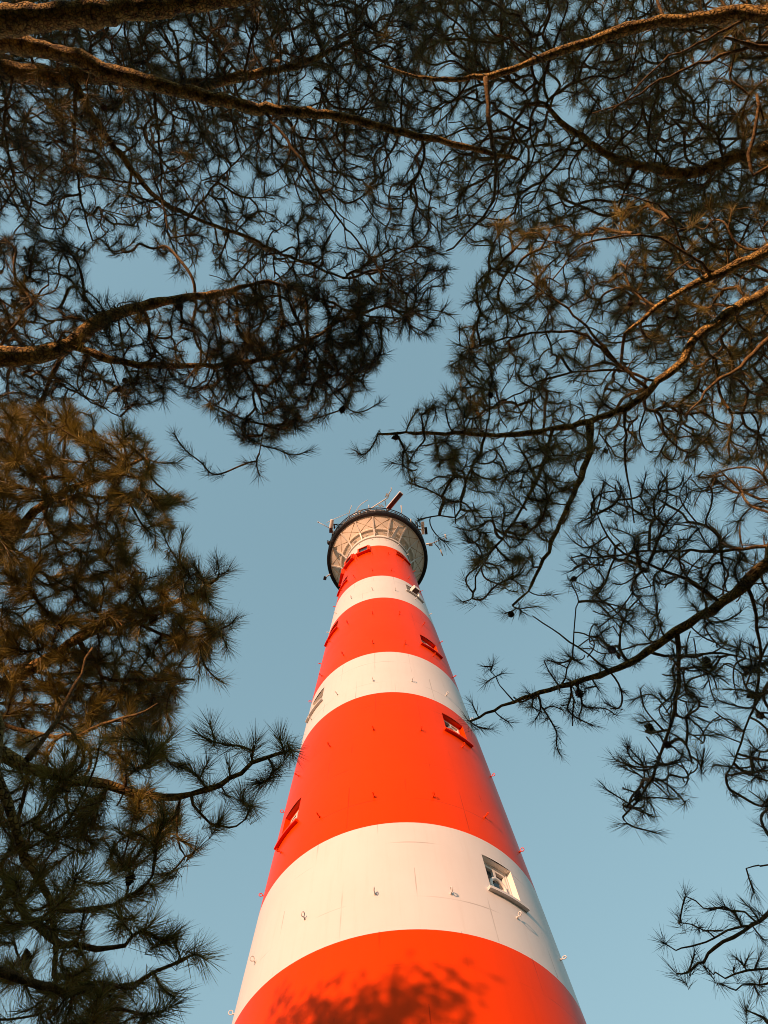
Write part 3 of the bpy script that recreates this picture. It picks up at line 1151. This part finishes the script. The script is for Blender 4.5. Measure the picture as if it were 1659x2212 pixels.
# 2 left, middle
tree('pine_tree', 'pine at left with a forked limb and a dark drooping spray over the tower', [
    LMB([(0,772),(80,765),(150,745),(220,692),(330,657),(480,632)], (4.8,5.4), (.075,.03)),
    LMB([(150,745),(260,780),(400,790),(520,785),(640,750),(750,690),(830,660)], (0,.2), (.032,.009), 0),
    LMB([(480,632),(580,610),(680,640),(780,680),(880,690)], (0,.2), (.02,.006), 0),
    LMB([(140,750),(100,840),(60,930),(20,1010)], (0,.1), (.022,.008), 0),
    LMB([(0,750),(40,690),(80,640),(105,615)], (5.0,4.9), (.012,.006)),
    LMB([(520,785),(560,850),(570,920),(560,980)], (0,-.1), (.010,.004), 1),
    LMB([(640,750),(690,800),(720,850),(750,880)], (0,-.1), (.010,.004), 1),
    LMB([(70,800),(130,830),(200,870),(260,900)], (0,-.1), (.010,.004), 3),
  ], [([(-60,560),(170,560),(190,650),(340,650),(560,610),(760,610),(930,665),(850,740),(790,830),(740,850),(690,860),(640,930),(560,960),(500,900),(380,860),(300,880),(-60,880)], 1050, .12, (4.8,6.4), .95),
      ([(450,630),(820,650),(840,760),(760,870),(640,930),(540,970),(450,880),(440,760)], 430, .04, (4.9,6.2), .95),
      ([(830,600),(965,550),(975,690),(900,745),(830,700)], 48, .1, (5.0,5.8), .85),
      ([(190,500),(390,520),(390,560),(300,545),(200,550)], 26, .1, (5.6,6.6), .9),
      ([(-60,500),(200,520),(190,560),(-60,560)], 70, .2, (5,6.5), 1.0),
      ([(-60,560),(-320,520),(-520,640),(-460,780),(-600,880),(-300,960),(-60,880)], 200, .15, (7.0,8.6), 1.0)],
  extra=[(560,1025,4.9,.95),(535,1000,4.9,.9),(465,1030,4.9,.95),(445,1005,5.0,.9),(620,985,5.0,.9),(665,975,5.0,.9),(700,905,5.0,.9),(770,895,5.1,.95),(745,880,5.1,.9),(400,975,5.0,.9),(378,940,5.0,.9),(820,870,5.2,.9),(650,930,5.0,.95),(790,840,5.1,.9),(930,700,5.3,.9),(960,665,5.3,.9),(905,660,5.3,1.0),(590,965,5.0,.95)], needle=(62, .125, .0025), tone=.20, cones=14)

# 3 lower left, dense
tree('pine_tree', 'dense pine at lower left whose thick tufts catch gold light beside the tower', [
    LMB([(0,1629),(62,1660),(124,1681),(186,1689),(269,1705),(351,1722),(413,1714),(475,1693),(517,1668),(579,1639),(615,1625)], (3.5,3.7), (.036,.009)),
    LMB([(0,1693),(25,1751),(45,1830),(70,1879),(112,1950),(118,2024),(116,2107)], (3.2,3.0), (.026,.010)),
    LMB([(0,1950),(29,1929),(62,1983),(103,2024),(165,2045),(248,2047),(273,2034),(302,2012)], (2.9,3.0), (.022,.007)),
    LMB([(0,2107),(116,2136),(165,2144),(232,2140),(289,2123),(372,2082),(405,2068)], (2.8,3.0), (.020,.007)),
    LMB([(0,1480),(80,1440),(170,1380),(270,1330),(380,1300),(470,1250)], (4.6,4.5), (.05,.01)),
    LMB([(0,1190),(60,1120),(130,1070),(220,1030),(310,990)], (4.9,4.7), (.045,.01)),
    LMB([(170,1380),(220,1460),(314,1469),(420,1468)], (0,-.1), (.018,.007), 4),
    LMB([(270,1330),(350,1370),(430,1375),(495,1350)], (0,-.1), (.016,.006), 4),
    LMB([(60,1640),(120,1560),(160,1480),(200,1400)], (0,.5), (.018,.007), 0),
    LMB([(0,1560),(120,1590),(240,1560),(340,1520)], (4.2,4.1), (.017,.006)),
    LMB([(124,2230),(198,2206),(230,2180),(300,2190)], (2.8,2.9), (.014,.006)),
    LMB([(118,1960),(180,1965),(250,1955),(300,1925),(330,1890)], (0,.1), (.012,.005), 1),
    LMB([(413,1714),(430,1760),(490,1790),(530,1770)], (0,0.0), (.010,.004), 0),
    LMB([(391,1718),(380,1770),(390,1830),(400,1850)], (0,-.1), (.008,.004), 0),
  ], [([(-60,870),(190,880),(300,930),(340,1000),(310,1080),(380,1075),(360,1190),(470,1235),(450,1290),(490,1335),(470,1400),(440,1460),(375,1500),(370,1570),(300,1600),(-60,1600)], 1300, .04, (4.2,5.7), 1.0),
      ([(-60,1590),(370,1590),(400,1660),(380,1740),(430,1780),(370,1810),(340,1850),(270,1880),(-60,1900)], 205, .08, (3.1,4.3), 1.0),
      ([(-60,1890),(250,1890),(280,1950),(220,2010),(200,2080),(300,2130),(320,2230),(-60,2230)], 115, .08, (2.6,3.6), 1.0),
      ([(-60,870),(-380,930),(-560,1150),(-470,1300),(-620,1480),(-420,1700),(-500,1850),(-260,2050),(-60,2100)], 330, .1, (6.6,8.4), 1.0)],
  extra=[(628,1618,3.75,.95),(595,1660,3.75,.95),(571,1693,3.72,1.0),(525,1717,3.7,1.0),(546,1742,3.68,1.0),(475,1775,3.6,1.0),(447,1651,3.65,1.0),(418,1668,3.6,1.0),(496,1664,3.7,1.0),(488,1717,3.7,.9),(434,1742,3.6,.95),(397,1817,3.5,1.0),(351,1891,3.4,1.0),(281,1866,3.3,1.0),(306,1837,3.3,1.0),(298,1932,3.2,1.0),(265,1995,3.1,1.0),(323,1999,3.0,1.0),(360,2028,3.0,1.0),(314,2123,2.95,1.0),(323,2189,2.9,1.05),(240,2150,2.9,1.0),(200,2190,2.8,1.0),(455,1570,3.7,1.0),(480,1610,3.7,.95),(520,1610,3.7,1.0),(550,1610,3.7,1.0),(605,1600,3.7,1.0),(630,1625,3.75,.95),(600,1660,3.75,1.0),(560,1690,3.7,.95),(545,1740,3.65,1.0),(520,1730,3.7,1.0),(470,1785,3.6,1.0),(420,1840,3.5,1.0),(435,1590,3.7,.9),(455,1700,3.7,1),
         (365,1890,3.4,1.0),(330,1915,3.2,1.05),(300,1930,3.2,1.0),(285,1985,3.1,1.0),(260,2000,3.1,1.0),(350,2030,3.0,1.0),(380,2040,3.0,.95),(420,2060,3.0,1.1),(440,2070,3.0,1.0),(370,2150,2.9,1.0),(340,2140,2.9,1.0),(360,2180,2.9,1.0),(310,2200,2.85,1.0),(330,2020,3.0,1),
         (400,1085,4.7,.95),(395,1160,4.6,.95),(490,1235,4.5,1.0),(470,1215,4.5,.95),(505,1340,4.4,1.0),(490,1400,4.4,.95),(475,1470,4.3,.95),(380,1000,4.7,1.0),(395,1465,4.3,1.0),(440,1440,4.3,.9)],
  trunk_out=2.9, needle=(104, .132, .0023), tone=.62, cones=20)

# 4 upper right
tree('pine_tree', 'pine at upper right with a bare sunlit golden limb sweeping to the left', [
    LMB([(1659,28),(1600,30),(1500,40),(1400,52),(1300,80),(1200,115),(1130,140),(1060,163),(960,172),(870,155),(820,140)], (4.6,5.4), (.055,.008)),
    LMB([(1659,320),(1579,345),(1479,375),(1379,357),(1304,330),(1229,275),(1179,225)], (6.4,6.2), (.075,.02)),
    LMB([(1049,168),(1055,240),(1059,300),(1074,370),(1054,450),(994,520),(964,542)], (0,-.3), (.022,.006), 0),
    LMB([(1629,32),(1529,85),(1429,135),(1369,200),(1320,240)], (0,-.1), (.012,.005), 0),
    LMB([(1659,95),(1554,120),(1444,165),(1329,230),(1279,245)], (4.7,4.9), (.015,.005)),
    LMB([(1440,48),(1420,10),(1410,-30)], (0,.1), (.014,.008), 0),
    LMB([(1179,135),(1120,95),(1075,75)], (0,-.2), (.008,.004), 0),
    LMB([(1659,105),(1600,95),(1565,80)], (4.5,4.4), (.022,.008)),
    LMB([(1640,230),(1636,200),(1650,260)], (4.6,4.6), (.012,.005)),
    LMB([(1379,357),(1340,430),(1330,480)], (0,.2), (.02,.006), 1),
  ], [([(870,-50),(1720,-50),(1720,430),(1310,440),(1250,470),(1150,500),(1090,490),(1010,500),(950,520),(900,300)], 2300, .33, (6.0,7.8), 1.0),
      ([(1180,-50),(1720,-50),(1720,460),(1360,470),(1250,300)], 1500, .15, (7.6,9.4), 1.1),
      ([(870,-50),(1200,-50),(1150,150),(900,200)], 480, .2, (7.6,9.2), 1.1),
      ([(870,-50),(1720,-50),(1720,440),(1960,480),(2160,330),(2100,120),(2260,-60),(2080,-300),(1820,-260),(1640,-440),(1380,-380),(1160,-500),(960,-330)], 700, .2, (7.2,9.4), 1.1)], trunk_out=3.0, tone=.42, cones=14)

# 5 right
tree('pine_tree', 'broad pine at right with a dark limb bending down towards the gallery', [
    LMB([(1659,543),(1554,590),(1479,625),(1404,675),(1350,720)], (5.2,5.5), (.05,.012)),
    LMB([(1659,630),(1579,675),(1499,735),(1475,779),(1421,824),(1372,869),(1273,909),(1184,929),(1094,940),(1004,936),(915,936),(815,938)], (5.4,5.2), (.05,.009)),
    LMB([(1273,909),(1273,976),(1246,1052),(1201,1147),(1166,1227),(1139,1277),(1107,1308)], (0,-.3), (.032,.008), 1),
    LMB([(1193,928),(1170,1012),(1130,1093),(1085,1165),(1036,1227),(1027,1272)], (0,-.2), (.017,.006), 1),
    LMB([(1049,938),(1004,1048),(986,1115),(950,1112),(905,1122)], (0,-.2), (.013,.005), 1),
    LMB([(1549,592),(1479,545),(1404,510),(1279,520),(1229,555)], (0,-.2), (.014,.005), 0),
    LMB([(1479,545),(1450,470),(1420,440),(1340,420)], (0,-.2), (.010,.004), 5),
    LMB([(1404,845),(1330,780),(1250,720),(1150,720),(1060,740),(1000,760)], (0,.3), (.018,.006), 1),
    LMB([(1350,880),(1350,980),(1360,1060),(1370,1130)], (0,-.2), (.014,.005), 1),
    LMB([(1330,780),(1240,680),(1130,600),(1060,580)], (0,.2), (.014,.005), 7),
    LMB([(1421,824),(1310,800),(1180,820),(1080,870),(1040,900)], (0,.5), (.012,.005), 1),
    LMB([(1659,735),(1600,790),(1540,830),(1480,900)], (5.0,5.0), (.02,.007)),
  ], [([(1050,490),(1310,440),(1720,430),(1720,1000),(1500,1010),(1290,990),(1200,1000),(1100,960),(960,930),(1000,860),(980,800),(1020,730),(1030,650)], 1800, .25, (5.4,7.2), 1.0),
      ([(940,950),(1290,950),(1240,1090),(1170,1240),(1100,1290),(1030,1260),(1000,1180),(970,1110),(940,1040)], 260, .12, (4.5,5.6), .95),
      ([(1000,500),(1070,480),(1070,900),(1000,960),(960,890),(980,760),(1005,650)], 100, .15, (5.0,6.0), .85),
      ([(835,905),(960,850),(1010,960),(950,1060),(880,1040),(860,960)], 46, .1, (4.9,5.5), .85),
      ([(1300,430),(1720,430),(1720,900),(1500,880),(1330,700)], 1100, .1, (7.0,8.8), 1.1),
      ([(1720,430),(1980,400),(2240,540),(2160,720),(2320,860),(2100,1040),(1960,980),(1720,1010)], 330, .1, (6.0,8.2), 1.1)],
  extra=[(770,975,5.1,.95),(790,985,5.1,.9),(815,940,5.1,.95),(845,1000,5.1,.9),(870,1010,5.1,.95),(890,1045,5.0,.9),(925,1055,5.0,.9),(950,1070,4.9,.9),(905,1125,4.9,.9),(960,1170,4.9,.9),(1000,1255,4.9,.9),(1000,1300,4.8,.95),(1035,1300,4.8,.95),(1090,1325,4.8,.95),(1125,1320,4.8,.95),(1160,1310,4.8,.9),(1190,1285,4.9,.9),(890,905,5.2,.9),(920,880,5.2,.9),(1020,640,5.4,.9),(1040,600,5.4,.9),(970,790,5.4,.85)], tone=.48, cones=22)

# 6 lower right
tree('pine_tree', 'sparse pine at lower right reaching wiry twigs and open tufts against blue sky', [
    LMB([(1659,1214),(1610,1263),(1560,1304),(1511,1331),(1462,1366),(1399,1407),(1318,1452),(1211,1483),(1110,1515),(1050,1540),(1015,1558)], (4.5,4.8), (.042,.007)),
    LMB([(1462,1366),(1464,1486),(1445,1580),(1400,1700),(1345,1765)], (0,-.2), (.018,.006), 0),
    LMB([(1611,1262),(1635,1330),(1641,1416),(1632,1500),(1600,1600),(1570,1670)], (0,-.2), (.015,.005), 0),
    LMB([(1659,1178),(1560,1190),(1430,1189),(1354,1194),(1282,1223)], (4.8,5.0), (.014,.005)),
    LMB([(1560,1304),(1480,1250),(1400,1220),(1330,1180),(1290,1110)], (0,.2), (.016,.005), 0),
    LMB([(1318,1452),(1250,1400),(1210,1370),(1150,1330)], (0,.1), (.009,.004), 0),
    LMB([(1211,1483),(1235,1420),(1240,1340),(1250,1300)], (0,.0), (.007,.004), 0),
    LMB([(1110,1515),(1080,1480),(1060,1450)], (0,.0), (.006,.003), 0),
    LMB([(1399,1407),(1480,1420),(1560,1410),(1640,1430)], (0,.3), (.012,.005), 0),
    LMB([(1659,1973),(1631,1997),(1588,2026),(1545,2049),(1519,2073),(1500,2090),(1484,2104),(1464,2103)], (4.0,3.8), (.012,.004)),
    LMB([(1625,2000),(1597,2000),(1545,2026),(1493,2044),(1458,2051),(1434,2037)], (0,-.05), (.007,.003), 9),
    LMB([(1545,2026),(1519,2009),(1465,1992)], (0,.0), (.005,.003), 10),
    LMB([(1635,1992),(1610,1972),(1545,1964),(1519,1957),(1481,1936)], (0,.1), (.007,.003), 9),
    LMB([(1659,2087),(1614,2099),(1567,2108),(1536,2101),(1521,2089)], (3.9,3.9), (.007,.003)),
    LMB([(1659,2122),(1631,2125),(1588,2134),(1562,2127)], (3.9,3.9), (.006,.003)),
    LMB([(1680,2225),(1643,2201),(1612,2182)], (3.7,3.7), (.010,.004)),
    LMB([(1659,1866),(1640,1866),(1612,1876)], (4.0,4.0), (.005,.003)),
  ], [([(1290,1010),(1500,1010),(1720,990),(1720,1330),(1540,1300),(1400,1400),(1300,1440),(1250,1410),(1290,1330),(1230,1280),(1230,1160)], 520, .3, (4.3,5.8), .95),
      ([(1460,1370),(1540,1310),(1720,1330),(1720,1780),(1640,1760),(1590,1690),(1540,1660),(1480,1710),(1400,1780),(1340,1750),(1330,1640),(1400,1520)], 350, .28, (4.0,5.2), .95),
      ([(1060,1500),(1200,1490),(1330,1440),(1400,1410),(1400,1520),(1330,1560),(1230,1600),(1130,1550)], 45, .15, (4.5,5.0), .9),
      ([(1720,990),(1940,1010),(2120,1160),(2060,1350),(2200,1500),(1980,1640),(2040,1800),(1850,1930),(1720,1790)], 240, .25, (4.8,6.4), .95),
      ([(1690,1880),(1880,1850),(2020,1980),(1960,2150),(1780,2260),(1690,2200)], 70, .25, (3.9,4.6), .85),
      ([(1250,1410),(1170,1420),(1160,1450),(1240,1480),(1310,1450)], 16, .1, (4.6,5.0), .9)],
  extra=[(1045,1440,4.8,.85),(1065,1435,4.8,.9),(1050,1475,4.8,.85),(1085,1455,4.8,.8),(1010,1555,4.8,.95),(1030,1570,4.8,.9),(1020,1520,4.8,.85),(1100,1560,4.8,.8),(1060,1575,4.8,.85),(1210,1630,4.8,.8),(1200,1600,4.8,.8),
         (1500,2060,3.8,.8),(1560,2010,3.85,.75),(1600,1990,3.9,.85),(1640,1985,3.9,.8),(1650,2030,3.95,.85),(1585,2090,3.85,.75),(1640,2070,3.9,.8),(1645,2110,3.9,.8),(1590,1975,3.9,.75),(1510,2005,3.85,.75),(1640,2150,3.85,.85),(1480,1937,3.8,.8),(1465,1990,3.8,.85),(1433,2037,3.8,.95),(1461,2103,3.8,1.0),(1490,2095,3.8,.8),(1520,2087,3.9,.8),(1540,1965,3.9,.8),(1565,1955,3.9,.8),(1630,1930,3.9,.9),(1590,2070,3.9,.7),(1615,2070,3.9,.75),(1562,2128,3.9,.8),(1620,2125,3.9,.8),(1612,2182,3.7,1.0),(1650,2200,3.7,.9),(1620,1960,3.9,.8),(1480,1735,4.4,.9),(1420,1800,4.4,.9),(1390,1790,4.4,.95),(1345,1780,4.4,.95),(1310,1705,4.4,.9),(1590,1720,4.4,.9),(1645,1790,4.4,.9)],
  trunk_out=3.3, needle=(46, .120, .0023), tone=.18, cones=22)

# 7 the pine behind the photographer whose top is seen as a shadow on the lowest red band
def shade_pine(x, y, h, cr, label, low=.40, pw=.45, dens=1.0):
    root = empty('pine_tree', (x, y, 0), label, 'tree', 'pines around the lighthouse')
    mb = MB()
    zs = np.linspace(-.2, h-.3, 16)
    mb.tube([(0.1*math.sin(z*.4), 0.1*math.cos(z*.5), z) for z in zs], [.26*(1.15-1.08*max(z,0)/h) for z in zs], 12)
    mb.build('trunk', BARK, root)
    full, pts = [np.array([(0,0,z) for z in np.linspace(h*low, h-.4, 50)])], []
    nb = int(22*h/12)
    for k in range(nb):
        t = (k+.5)/nb
        z = h*(low+(.97-low)*t)
        L = cr*(1-t)**pw*rng.uniform(.75, 1.15)+.25
        a = k*2.39996+rng.uniform(-.3,.3)
        d = np.array((math.cos(a), math.sin(a), 0))
        P = resample([np.array((0,0,z)), d*L*.4+(0,0,z+.10*L), d*L*.75+(0,0,z+.22*L), d*L+(0,0,z+.5*L**.8)], .15)
        full.append(P)
        mb = MB()
        mb.tube(P, np.linspace(.02+.025*(1-t), .007, len(P)), 7)
        mb.build('branch', BARK, root)
        for _ in range(int((9+14*L)*dens)):
            s = rng.uniform(.3, 1.02)
            q = P[min(len(P)-1, int(s*(len(P)-1)))]
            pts.append(q+rng.normal(0, .26, 3)*min(1, .5+L/3))
    for _ in range(16):
        pts.append(np.array((0,0,h-rng.uniform(0,.9)))+rng.normal(0, .13, 3))
    pts.append(np.array((0,0,h)))
    nodes, par, twigs, tips, cnt = grow(full, pts, None)
    arr = Arr()
    for ids in twigs:
        P = np.array([nodes[i] for i in ids])
        V, F = tube_arrays(P, np.full(len(P), .006), 4)
        arr.add(V, F, 1)
    for k, i in tips.items():
        ax = nodes[i]-nodes[par[i]]
        tuft(arr, nodes[i], ax/(np.linalg.norm(ax)+1e-9)+np.array((0,0,.5)), 40, .14, .006, 1.0, .5, .14)
    arr.build('crown', [NEEDLE, TWIG], root)
PERP = Vector((math.cos(SUN_AZ), math.sin(SUN_AZ), 0))
TOSUN = Vector((math.sin(SUN_AZ), -math.cos(SUN_AZ), 0))
# where the sun ray that grazes the lowest band passes, 20 m nearer the sun
g = cyl(rad(-10), 8.7+CAMZ, TRad(8.7+CAMZ))
s0 = g+SUNV*20.0
shade_pine(s0.x, s0.y, s0.z, 3.7, 'pine behind the viewer whose top casts the shadow on the lowest red band', .60, .30, 3.2)

# unseen rest of the wood, added as leaf cards to shut out low sky
def wood():
    arr = Arr()
    n = 26000
    A = rng.uniform(-PI, PI, n)
    D = rng.uniform(11.5, 20, n)
    # angle from the sun's bearing; open towards the sun and towards the tower
    az = np.arctan2(np.sin(A), np.cos(A))
    X, Y = np.sin(A)*D, -np.cos(A)*D
    ds = np.abs(np.arctan2(np.sin(A-SUN_AZ), np.cos(A-SUN_AZ)))
    top = 9.5+1.6*np.sin(A*7)+1.2*np.sin(A*17+1)+0.8*np.sin(A*31+2)
    top = np.where(ds < rad(38), 5.5+0.8*np.sin(A*23), top)
    front = np.abs(np.arctan2(np.sin(A-PI), np.cos(A-PI)))
    top = np.where(front < rad(60), np.minimum(top, 8.0), top)
    Z = top*rng.uniform(0.05, 1.0, n)**0.8
    keep = ((X-0)**2+(Y-TD)**2 > 6.5**2)
    P = np.stack([X, Y, Z], 1)[keep]
    m = len(P)
    a = rng.normal(0, 1, (m,3)); a /= np.linalg.norm(a, axis=1, keepdims=True)
    b = np.cross(a, rng.normal(0, 1, (m,3))); b /= np.linalg.norm(b, axis=1, keepdims=True)
    s1, s2 = rng.uniform(.25, .55, (m,1)), rng.uniform(.10, .22, (m,1))
    V = np.stack([P-a*s1, P-b*s2, P+a*s1, P+b*s2], 1).reshape(-1, 3)
    F = np.arange(m*4).reshape(-1, 4)
    arr.add(V, F, 0, 0.2)
    # added stand on the sun's side, its gaps shaped to aim low sun
    PP = np.array((math.cos(SUN_AZ), math.sin(SUN_AZ), 0)); TS = np.array((math.sin(SUN_AZ), -math.cos(SUN_AZ), 0))
    te = math.tan(SUN_EL)
    n = 64000
    p, q = rng.uniform(-4.6, 4.8, n), rng.uniform(12, 17, n)
    crest = np.clip(11.4+(p+2.6)*2.5, 11.4, 13.6)+.4*np.sin(p*1.7)+.3*np.sin(p*4.1+1)
    h = rng.uniform(0, 1, n)*(crest-5.5)+5.5
    views = [(200,1000,3.9,5.4,.55),(330,970,4.0,5.2,.55),(90,1130,3.9,5.4,.45),(110,1330,3.8,5.2,.42),(30,1480,3.8,5.0,.4),(470,1240,4.1,4.9,.34),(490,1345,4.0,4.8,.3),
             (240,1640,3.1,3.9,.2),(440,1460,4.0,4.6,.16),(260,1330,4.0,5.0,.25),(20,900,4.2,5.6,.4),
             (1500,45,4.3,5.4,.7),(1630,60,4.3,5.6,.5),(1500,140,4.4,5.8,.5),(1630,220,4.4,6.6,.6),(1370,200,4.5,6,.4),(960,175,5.0,5.6,.15),(880,140,5.2,6,.25),(1560,590,4.8,6,.5),(1450,520,4.8,6,.45),
             (1400,430,5,6,.3),(1600,900,4.4,6.2,.75),(1500,830,5.0,5.8,.3),(1640,1010,4.4,5.4,.45),(1620,1180,4.5,5.0,.2),(1300,620,5,6,.18),(1440,690,5,5.8,.3),
             (20,90,5.0,6.4,.5),(110,110,5.0,6.2,.45),(240,150,5.3,6,.3),(60,35,4.8,5.4,.35),(560,160,6.2,6.9,.25),(700,245,5.5,6.3,.24),(760,540,5.6,6.4,.12),(850,610,5.3,6.4,.16),(300,665,4.7,5.6,.42),(460,640,4.9,5.8,.36),(20,770,4.5,5.4,.5),(80,765,4.5,5.4,.35),(640,640,5,6,.18),(760,700,5,6,.14),(80,640,4.7,5.4,.25)]
    gaps = []  # openings placed so that sun reaches chosen limbs and tufts
    for u, v, d0, d1, r in views:
        q_ = []
        for d in (d0+(d1-d0)*.12, d1-(d1-d0)*.2):
            P_ = np.array(at(u, v, d))
            q_.append((P_@PP, P_[2]+(12-P_@TS)*te))
        gaps.append((q_[0], q_[1], r*.52))
    keep = np.ones(n, bool)
    for A_, B_, gr in gaps:
        A_, B_ = np.array(A_), np.array(B_)
        ab = B_-A_
        X2 = np.stack([p, h], 1)-A_
        t_ = np.clip((X2@ab)/(ab@ab), 0, 1)
        dv = X2-t_[:,None]*ab
        wob = 1+.25*np.sin(7*np.arctan2(dv[:,1], dv[:,0])+gr*40)
        keep &= np.linalg.norm(dv, axis=1) > gr*wob
    P = (PP[None]*p[:,None]+TS[None]*q[:,None]+np.array((0,0,1))[None]*(h+(q-12)*te)[:,None])[keep]
    m = len(P)
    a = rng.normal(0, 1, (m,3)); a /= np.linalg.norm(a, axis=1, keepdims=True)
    b = np.cross(a, rng.normal(0, 1, (m,3))); b /= np.linalg.norm(b, axis=1, keepdims=True)
    s1, s2 = rng.uniform(.08, .17, (m,1)), rng.uniform(.05, .09, (m,1))
    V = np.stack([P-a*s1, P-b*s2, P+a*s1, P+b*s2], 1).reshape(-1, 3)
    arr.add(V, np.arange(m*4).reshape(-1, 4), 0, 0.2)
    o = arr.build('shade_wood', [NEEDLE], None, False)
    o['kind'] = 'stuff'
    o['label'] = 'unseen pine foliage added round the clearing to shade the canopy, with gaps for sun'
    o['category'] = 'shade_wood'
wood()
